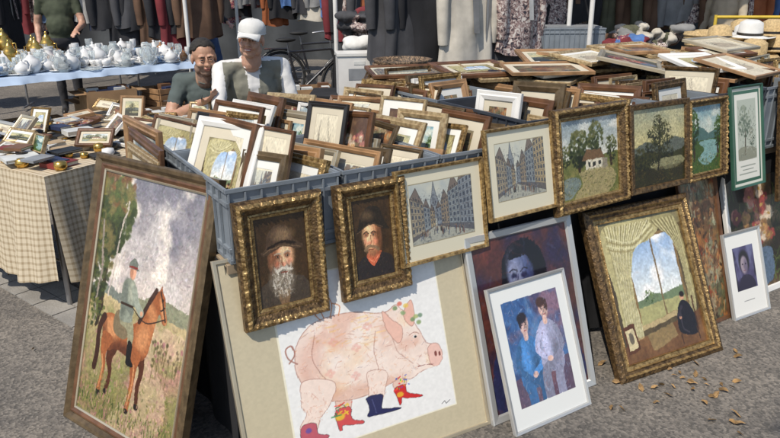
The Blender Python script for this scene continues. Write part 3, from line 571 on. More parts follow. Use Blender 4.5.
framed('lake_landscape_painting',(1.389,3.059,.706,.561,.159),w,h,ornate(b,.03),[m_gold,m_golddk,m_back],art_lake(w-2*b,h-2*b),oil,b,.02,.005,orn)
w,h=.268,.496; b=.012
framed('green_bordered_poster',(1.670,3.186,.632,.572,.206),w,h,P_std(b,.018),[m_darkgreen,m_back],art_greenposter(w-2*b,h-2*b),glazed,b,.01)
w,h=.624,.742; b=.066
framed('window_interior_painting',(.968,2.482,0,.471,.449),w,h,
 [(0,.04,1),(0,.01,1),(.006,.002,1),(.022,-.003,1),(.03,.004,0),(.038,.008,1),(.044,.007,1),(.048,.012,0),(.062,.014,0),(b,.01,0),(b,.024,0)],[m_gold,m_golddk,m_back],art_window(w-2*b,h-2*b),oil,b,.02,.006,{3:(.003,.02),6:(.002,.012),9:(.001,.01)})
w,h=.397,.557; b=.013
framed('blue_couple_print',(.465,2.141,0,.555,.382),w,h,P_std(b,.018),[m_silver,m_back],art_blue(w-2*b,h-2*b),glazed,b,.01)
w,h=.55,.73; b=.032
framed('dusk_woman_print',(.392,2.205,0,.543,.32),w,h,P_std(b,.02),[m_silver,m_back],art_dusk(w-2*b,h-2*b),glazed,b,.012)
w,h=.285,.433; b=.012
framed('small_violet_portrait_print',(1.707,3.047,0,.506,.333),w,h,P_std(b,.018),[m_silver,m_back],art_small(w-2*b,h-2*b),glazed,b,.01)
w,h=.30,.74; b=.02
framed('abstract_painting',(1.46,2.93,0,.568,.28),w,h,P_std(b,.02),[m_brownw,m_back],art_abstract(w-2*b,h-2*b),oil,b,.012)
w,h=.6,.72; b=.035
framed('flower_bouquet_painting',(1.80,3.22,0,.56,.3),w,h,P_std(b,.022),[m_white,m_back],art_floral(w-2*b,h-2*b,12,(.16,.13,.1)),oil,b,.012)
w,h=.5,.62; b=.04
framed('rose_still_life_painting',(2.03,3.42,.5,.56,.15),w,h,P_std(b,.022),[m_golddk,m_back],art_floral(w-2*b,h-2*b,22,(.15,.1,.08)),oil,b,.012)
NX[0]=56; LIB=[]
def lib(a): a.texture(.12,30,30); LIB.append((a.data('artwork',oil,0,0,0),a.w,a.h))
for f in (art_farm,art_darktree,art_lake,art_window,art_abstract): lib(f(1,.78)); lib(f(.78,1))
lib(art_town(1,.8,31,.3,.04)); lib(art_town(.8,1,32,.5,.04)); lib(art_floral(.8,1,33)); lib(art_floral(1,.8,34,(.14,.16,.12))); lib(art_floral(.8,1,37,(.5,.46,.36)))
for sd in(41,42,43): lib(art_sketch(1,.8,sd)); lib(art_sketch(.8,1,sd+5))
NX[0]=None
# ---------------------------------------------------------------- STAND
Y=.5544; T=Vector((math.cos(Y),math.sin(Y),0)); Nn=Vector((-math.sin(Y),math.cos(Y),0))
def S(s,t,z): v=T*s+Nn*(1.96+t); return Vector((v.x,v.y,z))
def SM(s,t,z): v=S(s,t,z); return Matrix.Translation(v)@Matrix.Rotation(Y,4,'Z')
m_crate=mat('grey_blue_plastic',(.2,.225,.25),.45,var=.15,bump=.05)
m_crated=mat('dark_plastic',(.045,.052,.065),.45,var=.15)
def crate(mb,M,w,d,h,mi=0):
    t=.005
    mb.box((w/2,d/2,.006),(w-.02,d-.02,.006),mi,M)
    for (c,s) in (((w/2,.012,h/2),(w-.03,t,h-.01)),((w/2,d-.012,h/2),(w-.03,t,h-.01)),((.012,d/2,h/2),(t,d-.024-t,h-.01)),((w-.012,d/2,h/2),(t,d-.024-t,h-.01))): mb.box(c,s,mi,M)
    for z,e in ((h-.006,.012),(h-.05,.006),(.05,.004),(.012,.006)):
        mb.box((w/2,.0065,z),(w-.004,.009,.012),mi,M); mb.box((w/2,d-.0065,z),(w-.004,.009,.012),mi,M)
        mb.box((.0065,d/2,z),(.009,d-.03,.012),mi,M); mb.box((w-.0065,d/2,z),(.009,d-.03,.012),mi,M)
    n=max(3,int(w/.055))
    for i in range(n+1):
        x=.012+(w-.024)*i/n; mb.box((x,.0045,h/2),(.005,.008,h-.03),mi,M); mb.box((x,d-.0045,h/2),(.005,.008,h-.03),mi,M)
    n=max(3,int(d/.055))
    for i in range(1,n):
        y=.012+(d-.024)*i/n; mb.box((.0045,y,h/2),(.008,.005,h-.03),mi,M); mb.box((w-.0045,y,h/2),(.008,.005,h-.03),mi,M)
def picmat(name,c1,c2,c3,sc):
    m=bpy.data.materials.new(name); m.use_nodes=True; nt=m.node_tree; b=nt.nodes['Principled BSDF']
    tc=nt.nodes.new('ShaderNodeTexCoord'); n=nt.nodes.new('ShaderNodeTexNoise'); n.inputs['Scale'].default_value=sc; n.inputs['Detail'].default_value=8; n.inputs['Distortion'].default_value=1.2
    r=nt.nodes.new('ShaderNodeValToRGB'); e=r.color_ramp.elements; e[0].position=.38;e[0].color=(*c1,1);e[1].position=.62;e[1].color=(*c3,1); q=e.new(.5);q.color=(*c2,1)
    nt.links.new(tc.outputs['Object'],n.inputs['Vector']); nt.links.new(n.outputs['Fac'],r.inputs['Fac']); nt.links.new(r.outputs['Color'],b.inputs['Base Color'])
    b.inputs['Roughness'].default_value=.6
    return m
m_cream=mat('cream_mount_card',(.56,.5,.38),.8,var=.05)
m_creamw=mat('white_mount_card',(.7,.69,.64),.8,var=.04)
FM=[m_gold,m_golddk,m_goldlt,m_bronze,m_blackw,m_brownw,m_silver,m_white,m_champ,m_back,m_cream,m_creamw,m_pinew]
def small_frame(mb,M,w,h,fm=None,b=None,mount=None,d=None):
    fm=fm if fm is not None else random.choice([0,1,2,2,3,4,5,5,12,12,12,7,8,0,2,5,3]); b=b or R_(.012,.042); d=d or R_(.014,.024)
    mount=random.choice([None,None,10,11,10]) if mount is None else mount
    pr=[(0,d,fm),(0,.003,fm),(.003,0,fm),(b*.4,.002,fm),(b*.55,-.002 if b>.02 else .002,fm),(b-.002,.004,fm),(b,.006,fm),(b,.01,fm)]
    if mount: q=min(w,h)*R_(.08,.16); pr+=[(b+q,.0102,mount),(b+q,.0115,mount)]; i=b+q;y=.0112
    else: i=b;y=.0098
    frame_mesh(mb,w,h,pr,None,M)
    iw,ih=w-2*i,h-2*i
    c=[l for l in LIB if (l[1]>=l[2])==(iw>=ih)]; me,lw,lh=random.choice(c)
    mb.arts.append((me,M@Matrix.Translation((i,y,i))@Matrix.Diagonal((iw/lw,1,ih/lh,1))))
    mb.add([(.003,d-.002,.003),(w-.003,d-.002,.003),(w-.003,d-.002,h-.003),(.003,d-.002,h-.003)],[(3,2,1,0)],9,False,M)
def frame_in_crate(mb,s,t,z,yaw,lean,w,h,**k):
    c=S(s,t,z); Rr=Vector((math.cos(yaw),math.sin(yaw),0))*w/2
    M=fmatrix(c.x-Rr.x,c.y-Rr.y,z,yaw,lean)@Matrix.Rotation(random.gauss(0,.03),4,'Y'); small_frame(mb,M,w,h,**k)
def crate_obj(s,t,wc,dc,hc,z0,mc,fill,hm=.3,dens=.026,ln=(.28,.5)):
    e=empty('crate_of_framed_pictures',SM(s,t,z0)); mb=MB(); crate(mb,Matrix.Identity(4),wc,dc,hc)
    o=mb.obj('plastic_crate',[mc]); o.parent=e
    mb=MB()
    if fill=='side':
        x=.03
        while x<wc-.05:
            w=R_(.2,.36); h=hm*R_(.8,1.18)
            if random.random()<.08: h*=1.25
            frame_in_crate(mb,s+x,t+dc/2+R_(-.11,.11),z0+.018,-.66+R_(-.13,.13),R_(*ln),w,h); x+=dens+R_(0,.012)
            if random.random()<.4: frame_in_crate(mb,s+x,t+dc*random.choice([.2,.8])+R_(-.03,.03),z0+.018,-.66+R_(-.13,.13),R_(*ln),R_(.16,.24),h*R_(.7,.9)); x+=.014
    elif fill=='front':
        y=.04
        while y<dc-.12:
            w=R_(.22,wc-.06); h=hm*R_(.85,1.15); frame_in_crate(mb,s+wc/2+R_(-.02,.02),t+y,z0+.018,Y+R_(-.1,.1),R_(.15,.35),w,h); y+=dens+R_(0,.015)
    if mb.v:
        o=mb.obj('framed_pictures',FM); o.parent=e; o.matrix_parent_inverse=e.matrix_world.inverted()
    return e
TZ=.75
for r in range(2):
    for c in range(3): crate_obj(.625+c*.405,.002+r*.605,.4,.6,.25,TZ+.002,m_crate,'side',(.34,.33)[r])
for r in range(2):
    for c in range(6):
        crate_obj(1.845+c*.405,.002+r*.605,.4,.6,.33,TZ+.002,m_crate if (c+r)%3 else m_crated,['side','front','side','side','front','side'][(c*2+r)%6],.36,.032,(.15,.45))
mb=MB()
for i,(t1,w,h,ss,le) in enumerate(((.98,.5,1.04,.5,.055),(.9,.42,1.0,.46,.07),(1.15,.45,1.06,.53,.04))):
    p=S(ss,t1,0); small_frame(mb,fmatrix(p.x,p.y,0,Y-math.pi/2+.04*i,le),w,h,fm=[5,2,12][i],b=.04)
mb.obj('tall_framed_pictures',FM)
def flat_stack(s,t,z,n,tmax=14,name='stack_of_framed_pictures'):
    mb=MB(); zz=z
    for i in range(n):
        w=R_(.26,.5);h=R_(.22,.4); yaw=Y+R_(-.7,.7); tilt=R_(0,5) if i<n-2 else R_(3,tmax); c=S(s+R_(-.12,.12),t+R_(-.12,.12),zz+.03+math.sin(math.radians(tilt))*h/2)
        M=Matrix.Translation(c)@Matrix.Rotation(yaw,4,'Z')@Matrix.Rotation(math.radians(-90+tilt),4,'X')@Matrix.Translation((-w/2,0,-h/2))
        small_frame(mb,M,w,h,fm=random.choice([2,7,8,5,1,7,2,0,12,8]),d=.018); zz+=.022
    return mb.obj(name,FM)
for a_ in ((2.75,.85,3,10),(3.1,.7,4,12),(3.55,.8,5,9),(3.5,.3,3,20),(2.4,.95,2,8),(4.0,.6,5,10),(3.05,1.05,3,8),(3.7,1.1,4,8),(2.15,1.1,2,6)): flat_stack(a_[0],a_[1],TZ+.335,a_[2],a_[3])
m_tabletop=mat('table_board',(.35,.27,.18),.6,var=.2); m_steel=mat('steel_tube',(.35,.35,.36),.35,.8,var=.1); m_blackcl=mat('black_cloth',(.012,.012,.014),.9,var=.3,bump=.2,bscale=20)
for i in range(3):
    s0=.62+i*1.24; e=empty('trestle_table',SM(s0,.02,0)); mb=MB(); mb.box((.61,.6,TZ-.015),(1.22,1.2,.03),0)
    for x in(.08,1.14):
        for y in(.1,1.1): mb.cyl((x,y,0),(x,y,TZ-.03),.014,None,1)
        mb.cyl((x,.1,.3),(x,1.1,.3),.01,None,1)
    o=mb.obj('table_frame',[m_tabletop,m_steel]); o.parent=e
mb=MB()
def cl(u,v):
    s=.625+u*3.75; p=S(s,.03+.012*math.sin(s*23)*(v)+.008*math.sin(s*51+1)*v,TZ-.002-v*(TZ-.03)); return tuple(p)
mb.grid(cl,220,8)
def cl2(u,v):
    t=.03+u*1.2; return tuple(S(.615-.01*math.sin(t*27)*v,t,TZ-.002-v*(TZ-.03)))
mb.grid(cl2,60,6)
mb.obj('under_table_shade_sheet',[m_blackcl])  # black sheet added to stand in for the shade beneath the tables
# ---------------------------------------------------------------- GROUND
def ground_mat():
    m=bpy.data.materials.new('asphalt'); m.use_nodes=True; nt=m.node_tree; b=nt.nodes['Principled BSDF']; L=nt.links.new
    tc=nt.nodes.new('ShaderNodeTexCoord')
    def N(sc,det=6): n=nt.nodes.new('ShaderNodeTexNoise'); n.inputs['Scale'].default_value=sc; n.inputs['Detail'].default_value=det; L(tc.outputs['Object'],n.inputs['Vector']); return n
    big=N(.9,5); mid=N(9,4); v=nt.nodes.new('ShaderNodeTexVoronoi'); v.inputs['Scale'].default_value=95; L(tc.outputs['Object'],v.inputs['Vector'])
    ad=nt.nodes.new('ShaderNodeMath'); ad.operation='MULTIPLY_ADD'; ad.inputs[1].default_value=.4; L(mid.outputs['Fac'],ad.inputs[0]); L(big.outputs['Fac'],ad.inputs[2])
    r1=nt.nodes.new('ShaderNodeValToRGB'); r1.color_ramp.elements[0].position=.5;r1.color_ramp.elements[0].color=(.095,.088,.08,1);r1.color_ramp.elements[1].position=.9;r1.color_ramp.elements[1].color=(.2,.18,.155,1); L(ad.outputs[0],r1.inputs['Fac'])
    r2=nt.nodes.new('ShaderNodeValToRGB'); r2.color_ramp.elements[0].position=.2;r2.color_ramp.elements[0].color=(.5,.5,.5,1);r2.color_ramp.elements[1].position=.8;r2.color_ramp.elements[1].color=(1.45,1.4,1.35,1); L(v.outputs['Color'],r2.inputs['Fac'])
    mx=nt.nodes.new('ShaderNodeMix'); mx.data_type='RGBA'; mx.blend_type='MULTIPLY'; mx.inputs[0].default_value=.8; L(r1.outputs[0],mx.inputs[6]); L(r2.outputs[0],mx.inputs[7]); L(mx.outputs[2],b.inputs['Base Color'])
    b.inputs['Roughness'].default_value=.85
    bp=nt.nodes.new('ShaderNodeBump'); bp.inputs['Strength'].default_value=.5; bp.inputs['Distance'].default_value=.006; L(v.outputs['Distance'],bp.inputs['Height']); L(bp.outputs['Normal'],b.inputs['Normal'])
    return m
mb=MB(); mb.add([(-150,-150,0),(150,-150,0),(150,150,0),(-150,150,0)],[(0,1,2,3)]); mb.obj('ground',[ground_mat()])
m_stone=mat('paving_stone',(.3,.28,.25),.8,var=.2,vscale=6,bump=.4,bscale=90)
mb=MB(); d=Vector((.78,-.62,0)).normalized(); q=Vector((-d.y,d.x,0)); o0=Vector((-5,5.75,0))
M=Matrix(((d.x,q.x,0,o0.x),(d.y,q.y,0,o0.y),(0,0,1,0),(0,0,0,1)))
for i in range(26):
    for j in range(2): mb.box((i*.2+.1,j*.13+.06,0.0),(.19,.122,.012+R_(0,.003)),0,M)
mb.obj('drain_paving_strip',[m_stone])
m_leaf=mat('dry_leaf',(.28,.17,.07),.8,var=.5,vscale=30)
mb=MB()
for i in range(80):
    if i<26: x,y=random.gauss(1.2,.12),random.gauss(2.5,.07)
    elif i<50: x,y=R_(.7,2.6),R_(2.1,2.9)
    else: x,y=R_(-2.4,-1.2),R_(2.2,4.5)
    a=R_(0,6.28); l=R_(.01,.026); M=Matrix.Translation((x,y,.006))@Matrix.Rotation(a,4,'Z')@Matrix.Rotation(R_(-.5,.5),4,'X')@Matrix.Rotation(R_(-.4,.4),4,'Y')
    mb.add([(-l,0,0),(-l*.4,l*.5,.008),(l*.3,l*.4,.012),(l*1.1,0,.008),(l*.3,-l*.4,.008),(-l*.4,-l*.45,0)],[(0,1,2,3),(0,3,4,5)],0,False,M)
mb.obj('fallen_leaves',[m_leaf])
# ---------------------------------------------------------------- CHECKED TABLE
def check_mat(name,c1,c2,sc):
    m=bpy.data.materials.new(name); m.use_nodes=True; nt=m.node_tree; b=nt.nodes['Principled BSDF']; L=nt.links.new
    at=nt.nodes.new('ShaderNodeUVMap'); sp=nt.nodes.new('ShaderNodeSeparateXYZ'); L(at.outputs[0],sp.inputs[0])
    def st(sock):
        a=nt.nodes.new('ShaderNodeMath');a.operation='MULTIPLY';a.inputs[1].default_value=sc;L(sock,a.inputs[0])
        f=nt.nodes.new('ShaderNodeMath');f.operation='FRACT';L(a.outputs[0],f.inputs[0])
        g=nt.nodes.new('ShaderNodeMath');g.operation='GREATER_THAN';g.inputs[1].default_value=.62;L(f.outputs[0],g.inputs[0]);return g
    g1,g2=st(sp.outputs[0]),st(sp.outputs[1]); ad=nt.nodes.new('ShaderNodeMath');ad.operation='ADD';L(g1.outputs[0],ad.inputs[0]);L(g2.outputs[0],ad.inputs[1])
    hf=nt.nodes.new('ShaderNodeMath');hf.operation='MULTIPLY';hf.inputs[1].default_value=.5;L(ad.outputs[0],hf.inputs[0])
    mx=nt.nodes.new('ShaderNodeMix');mx.data_type='RGBA';L(hf.outputs[0],mx.inputs[0]);mx.inputs[6].default_value=(*c1,1);mx.inputs[7].default_value=(*c2,1);L(mx.outputs[2],b.inputs['Base Color']); b.inputs['Roughness'].default_value=.85
    return m
def cloth_table(name,Q,e1,l1,e2,l2,zt,drop,mcloth):
    Q=Vector((*Q,0)); e1=Vector((*e1,0)).normalized(); e2=Vector((*e2,0)).normalized()
    e=empty(name); vs=[];fs=[];uv=[]
    def P(a,b,z): p=Q+e1*a+e2*b; return (p.x,p.y,z)
    def patch(fn,nu,nv):
        o=len(vs)
        for j in range(nv+1):
            for i in range(nu+1): p,t=fn(i/nu,j/nv); vs.append(p);uv.append(t)
        for j in range(nv):
            for i in range(nu): fs.append((o+j*(nu+1)+i,o+j*(nu+1)+i+1,o+(j+1)*(nu+1)+i+1,o+(j+1)*(nu+1)+i))
    patch(lambda a,b:(P(a*l1,b*l2,zt),(a*l1,b*l2)),12,12)
    def wave(x,v): return (.022*math.sin(x*17+1)+.014*math.sin(x*41))*v+.05*v
    patch(lambda a,v:(P(a*l1+.01*math.sin(a*30)*v,-wave(a*l1,v),zt-v*drop*(1+.06*math.sin(a*9))),(a*l1,-v*drop)),60,10)
    patch(lambda a,v:(P(-wave(a*l2+5,v),a*l2,zt-v*drop*(1+.07*math.sin(a*7))),(-v*drop,a*l2)),60,10)
    patch(lambda a,v:(P(l1+wave(a*l2+2,v),a*l2,zt-v*drop),(l1+v*drop,a*l2)),40,8)
    me=bpy.data.meshes.new('cloth'); me.from_pydata(vs,[],fs); me.materials.append(mcloth); u=me.uv_layers.new(name='UVMap')
    for lp in me.loops: u.data[lp.index].uv=uv[lp.vertex_index]
    for p in me.polygons: p.use_smooth=True
    o=bpy.data.objects.new('cloth',me); scene.collection.objects.link(o); o.parent=e
    mb=MB(); mb.add([P(.01,.01,zt-.03),P(l1-.01,.01,zt-.03),P(l1-.01,l2-.01,zt-.03),P(.01,l2-.01,zt-.03),P(.01,.01,zt-.004),P(l1-.01,.01,zt-.004),P(l1-.01,l2-.01,zt-.004),P(.01,l2-.01,zt-.004)],[(0,3,2,1),(4,5,6,7),(0,1,5,4),(1,2,6,5),(2,3,7,6),(3,0,4,7)],0)
    for a in(.06,l1-.06):
        for b in(.06,l2-.06): mb.cyl(P(a,b,0),P(a,b,zt-.03),.014,None,1)
        mb.cyl(P(a,.06,.25),P(a,l2-.06,.25),.009,None,1)
    o=mb.obj('table_frame',[m_tabletop,m_steel]); o.parent=e
    return P
m_check=check_mat('checked_cloth',(.6,.51,.37),(.34,.26,.16),32)
PT=cloth_table('checked_cloth_table',(-1.66,3.19),(.5,.87),1.35,(-.87,.5),1.3,.72,.54,m_check)
m_book=[mat('book_cover_%s'%n,c,.5,var=.15) for n,c in (('navy',(.03,.04,.09)),('red',(.2,.03,.025)),('white',(.6,.6,.57)),('brown',(.16,.08,.04)),('grey',(.25,.26,.27)),('black',(.02,.02,.02)),('teal',(.06,.12,.13)),('tan',(.45,.33,.2)))]
m_page=mat('book_pages',(.6,.55,.45),.8,var=.1,vscale=60)
def book(mb,p,yaw,w,d,t,mi,pm,tilt=0):
    M=Matrix.Translation(p)@Matrix.Rotation(yaw,4,'Z')@Matrix.Rotation(tilt,4,'X')
    mb.box((0,0,.0015),(w,d,.003),mi,M);mb.box((0,0,t-.0015),(w,d,.003),mi,M);mb.box((.002,0,t/2),(w-.008,d-.008,t-.0061),pm,M);mb.box((-w/2+.0015,0,t/2),(.003,d,t-.0062),mi,M)
mb=MB()
for i in range(60):
    a=R_(.08,1.28);b=R_(.08,1.2);t=R_(.01,.03); p=PT(a,b,.723+R_(0,.03)*(i%3)); book(mb,p,R_(-.4,.4)+1.05,R_(.07,.18),R_(.06,.14),t,random.choice([0,2,3,5,5,7,4,2,1,3]),8)
mb.obj('assorted_books',m_book+[m_page])
mb=MB()
for i in range(34):
    a=R_(.1,1.3);b=R_(.05,1.15); w=R_(.1,.24);h=R_(.08,.18); tl=R_(2,12) if i%3 else R_(40,70); p=Vector(PT(a,b,.75+R_(0,.02)+math.sin(math.radians(tl))*h/2))
    M=Matrix.Translation(p)@Matrix.Rotation(R_(-.7,.5)-.3,4,'Z')@Matrix.Rotation(math.radians(-90+tl),4,'X')@Matrix.Translation((-w/2,0,-h/2)); small_frame(mb,M,w,h,b=R_(.008,.02),fm=random.choice([2,7,8,6,5,0,12]))
mb.obj('small_framed_pictures',FM)
m_amber=mat('amber_glass',(.3,.14,.05),.1,var=.1,coat=1)
m_glass=mat('clear_glass',(.85,.9,.9),.05,trans=.75,var=.02); m_porc=mat('white_porcelain',(.72,.71,.69),.15,var=.04,coat=.5); m_brass=mat('brass',(.6,.38,.1),.25,.9,var=.2); m_pblue=mat('blue_porcelain',(.25,.35,.5),.2,var=.1,coat=.5)
mb=MB()
for i in range(70):
    p=PT(R_(.04,.9),R_(.03,1.2),.725); k=random.random(); sc=R_(.6,1.1)
    if k<.4: mb.lathe(p,[(0,0),(.03*sc,0),(.034*sc,.02*sc),(.03*sc,.04*sc),(0,.045*sc)],random.choice([1,2,4,5]),14)
    elif k<.7: mb.box((p[0],p[1],.725+.015*sc),(.06*sc,.04*sc,.03*sc),random.choice([1,2,5]))
    else: mb.tube([(p[0]+.03*sc*math.cos(t),p[1]+.03*sc*math.sin(t),.73) for t in np.linspace(0,6.28,14,endpoint=False)],.004,random.choice([2,3]),6,True)
mb.obj('trinkets_and_watches',[m_glass,m_porc,m_brass,m_steel,m_amber,m_blackw])
# ---------------------------------------------------------------- BACK LEFT TABLE
m_bluecl=mat('pale_blue_cloth',(.42,.52,.66),.8,var=.07,vscale=3,bump=.2,bscale=8)
PB=cloth_table('tableware_table',(-4.0,5.85),(.72,.69),2.65,(-.69,.72),1.5,.78,.06,m_bluecl)
def teapot(mb,p,s,mi,yaw):
    M=Matrix.Translation(p)@Matrix.Rotation(yaw,4,'Z')@Matrix.Scale(s,4)
    mb.lathe((0,0,0),[(0,0),(.045,0),(.05,.01),(.075,.045),(.078,.075),(.06,.11),(.035,.125),(.034,.13),(.015,.145),(.008,.15),(.014,.165),(0,.172)],mi,16,M)
    mb.tube([M@Vector(q) for q in ((.065,0,.05),(.1,0,.06),(.11,0,.1),(.13,0,.12))],[.018*s,.014*s,.01*s,.008*s],mi,8); mb.tube([M@Vector(q) for q in ((-.06,0,.1),(-.11,0,.11),(-.12,0,.06),(-.07,0,.035))],.007*s,mi,6)
def cup(mb,p,s,mi,yaw):
    M=Matrix.Translation(p)@Matrix.Rotation(yaw,4,'Z')@Matrix.Scale(s,4)
    mb.lathe((0,0,0),[(0,.004),(.03,.004),(.065,.014),(.066,.017),(.02,.012),(.022,.02),(.036,.04),(.04,.068),(.037,.068),(.03,.03),(0,.022)],mi,14,M); mb.tube([M@Vector(q) for q in ((.038,0,.06),(.062,0,.055),(.058,0,.035),(.034,0,.03))],.004*s,mi,6)
profs=[[(.0,0),(.035,0),(.033,.005),(.006,.012),(.005,.07),(.03,.1),(.036,.15),(.033,.17)],[(0,0),(.03,0),(.034,.1),(.032,.1),(.028,.01)],[(0,0),(.04,.0),(.07,.03),(.09,.06),(.086,.06),(.03,.01)],[(0,0),(.035,0),(.06,.05),(.055,.12),(.03,.15),(.035,.17)],[(0,0),(.1,.0),(.13,.015),(.13,.018),(.09,.006)]]
mb=MB()
for i in range(34): teapot(mb,PB(R_(.1,2.6),R_(.05,1.42),.782),R_(.8,1.2),random.choice([1,1,1,1,3]),R_(0,6.3))
for i in range(120): cup(mb,PB(R_(.05,2.6),R_(.03,1.42),.782),R_(.9,1.3),random.choice([1,1,1,1,4]),R_(0,6.3))
for i in range(240):
    k=random.choice([0,0,0,1,1,2,3,4]); sc=R_(.7,1.2); mb.lathe(PB(R_(.05,2.6),R_(.05,1.42),.782),[(r*sc,z*sc) for r,z in profs[k]],random.choice([0,0,0,0,1]),12)
mb.obj('tea_sets_and_glassware',[m_glass,m_porc,m_brass,m_amber,m_pblue])
for i in range(9):
    a=[.55,.75,1.0,.9,1.25,1.2,.6,.4,1.45][i]; b=[.9,1.2,1.3,.8,1.2,.95,1.4,1.1,1.35][i]; sc=R_(.9,1.4); mb=MB(); p=PB(a+.1,b,.785)
    mb.lathe(p,[(q*sc,z*sc) for q,z in [(0,0),(.05,0),(.045,.015),(.02,.03),(.02,.05),(.06,.08),(.075,.13),(.07,.19),(.04,.22),(.045,.23),(.03,.25),(.01,.27),(.015,.285),(0,.3)]],0,18)
    for s in(-1,1): mb.tube([Vector(p)+Vector((s*.065*sc,0,.17*sc)),Vector(p)+Vector((s*.1*sc,0,.17*sc)),Vector(p)+Vector((s*.1*sc,0,.11*sc)),Vector(p)+Vector((s*.068*sc,0,.1*sc))],.006,0,6)
    mb.obj('brass_samovar',[m_brass])
m_card=mat('cardboard',(.33,.2,.1),.85,var=.15); m_woodc=mat('crate_wood',(.3,.17,.08),.7,var=.3,vscale=10)
def cbox(name,p,yaw,w,d,h,m,items=True,slat=False):
    mb=MB(); M=Matrix.Translation(p)@Matrix.Rotation(yaw,4,'Z'); t=.006
    if slat:
        for k in range(4):
            z=h*(k+.5)/4
            for c,s in (((0,-d/2,z),(w,.012,h/5)),((0,d/2,z),(w,.012,h/5)),((-w/2,0,z),(.012,d-.03,h/5)),((w/2,0,z),(.012,d-.03,h/5))): mb.box(c,s,0,M)
        for x in(-1,1):
            for y in(-1,1): mb.box((x*(w/2-.02),y*(d/2-.02),h/2),(.025,.025,h),0,M)
        mb.box((0,0,.01),(w-.02,d-.02,.012),0,M)
    else:
        for c,s in (((0,-d/2,h/2),(w,t,h)),((0,d/2,h/2),(w,t,h)),((-w/2,0,h/2),(t,d-.013,h)),((w/2,0,h/2),(t,d-.013,h)),((0,0,.004),(w-.02,d-.02,.006))): mb.box(c,s,0,M)
        for sx in(-1,1): mb.box((sx*(w/2+.05),0,h-.02),(.1,d,.005),0,M)
    if items:
        for i in range(9): mb.box((R_(-.35,.35)*w,R_(-.35,.35)*d,h-.03),(R_(.06,.14),R_(.04,.1),R_(.05,.12)),random.choice([1,2,3]),M@Matrix.Rotation(R_(-.1,.1),4,'X'))
    return mb.obj(name,[m,m_book[2],m_book[0],m_book[3]])
for i,(x,y,z,w,d,h,sl) in enumerate([(-2.85,7.0,0,.5,.35,.3,1),(-2.85,7.0,.31,.48,.35,.28,0),(-2.3,7.35,0,.5,.4,.3,0),(-2.35,7.4,.31,.45,.35,.25,1),(-3.5,6.6,0,.5,.4,.35,0),(-4.1,6.5,0,.45,.4,.3,1),(-1.8,7.0,0,.5,.4,.35,1),(-1.75,6.9,.36,.45,.4,.3,0),(-3.2,7.7,0,.5,.4,.4,0),(-1.75,5.3,0,.5,.4,.4,1),(-1.8,5.3,.41,.45,.36,.25,0),(-2.2,5.9,0,.5,.4,.35,0)]):
    cbox('wooden_crate' if sl else 'cardboard_box',(x,y,z),R_(.5,.9),w,d,h,m_woodc if sl else m_card,True,bool(sl))
# ---------------------------------------------------------------- PEOPLE
m_skin=mat('skin',(.52,.3,.21),.5,var=.08,vscale=20,sub=.15); m_skin2=mat('tanned_skin',(.46,.26,.17),.5,var=.1,vscale=20,sub=.15)
m_hairg=mat('grey_hair',(.25,.23,.21),.8,var=.3,vscale=60,bump=.5); m_hairb=mat('dark_hair',(.022,.018,.015),.8,var=.3,vscale=60,bump=.5); m_stub=mat('stubble_skin',(.26,.17,.125),.7,var=.2,vscale=80)
m_shirtw=mat('white_shirt',(.64,.63,.61),.85,var=.06,bump=.6,bscale=9); m_vest=mat('khaki_vest',(.2,.195,.155),.85,var=.15,bump=.6,bscale=14); m_shirtg=mat('grey_shirt',(.075,.095,.09),.85,var=.18,bump=.6,bscale=10)
m_jean=mat('denim',(.06,.1,.2),.85,var=.2,vscale=12,bump=.3); m_trous=mat('dark_trousers',(.035,.035,.04),.85,var=.2); m_capw=mat('white_cap_cloth',(.64,.63,.6),.85,var=.08,bump=.3,bscale=30); m_lip=mat('lip',(.42,.17,.13),.5); m_eye=mat('eye_white',(.6,.57,.53),.3,var=.02); m_iris=mat('iris',(.02,.015,.01),.2)
m_shoe=mat('shoe_leather',(.03,.025,.02),.4)
def remesh(mb,name,vox,mats,matfn,smooth_it=4,disp=0):
    o=mb.obj('tmp_'+name,[]); m=o.modifiers.new('r','REMESH'); m.mode='VOXEL'; m.voxel_size=vox; m.use_smooth_shade=True
    s=o.modifiers.new('s','SMOOTH'); s.iterations=smooth_it; s.factor=.5
    dg=bpy.context.evaluated_depsgraph_get(); me=bpy.data.meshes.new_from_object(o.evaluated_get(dg)); bpy.data.objects.remove(o)
    me.name=name; me.materials.clear()
    for x in mats: me.materials.append(x)
    for p in me.polygons: p.use_smooth=True; p.material_index=matfn(p.center)
    ob=bpy.data.objects.new(name,me); scene.collection.objects.link(ob); return ob
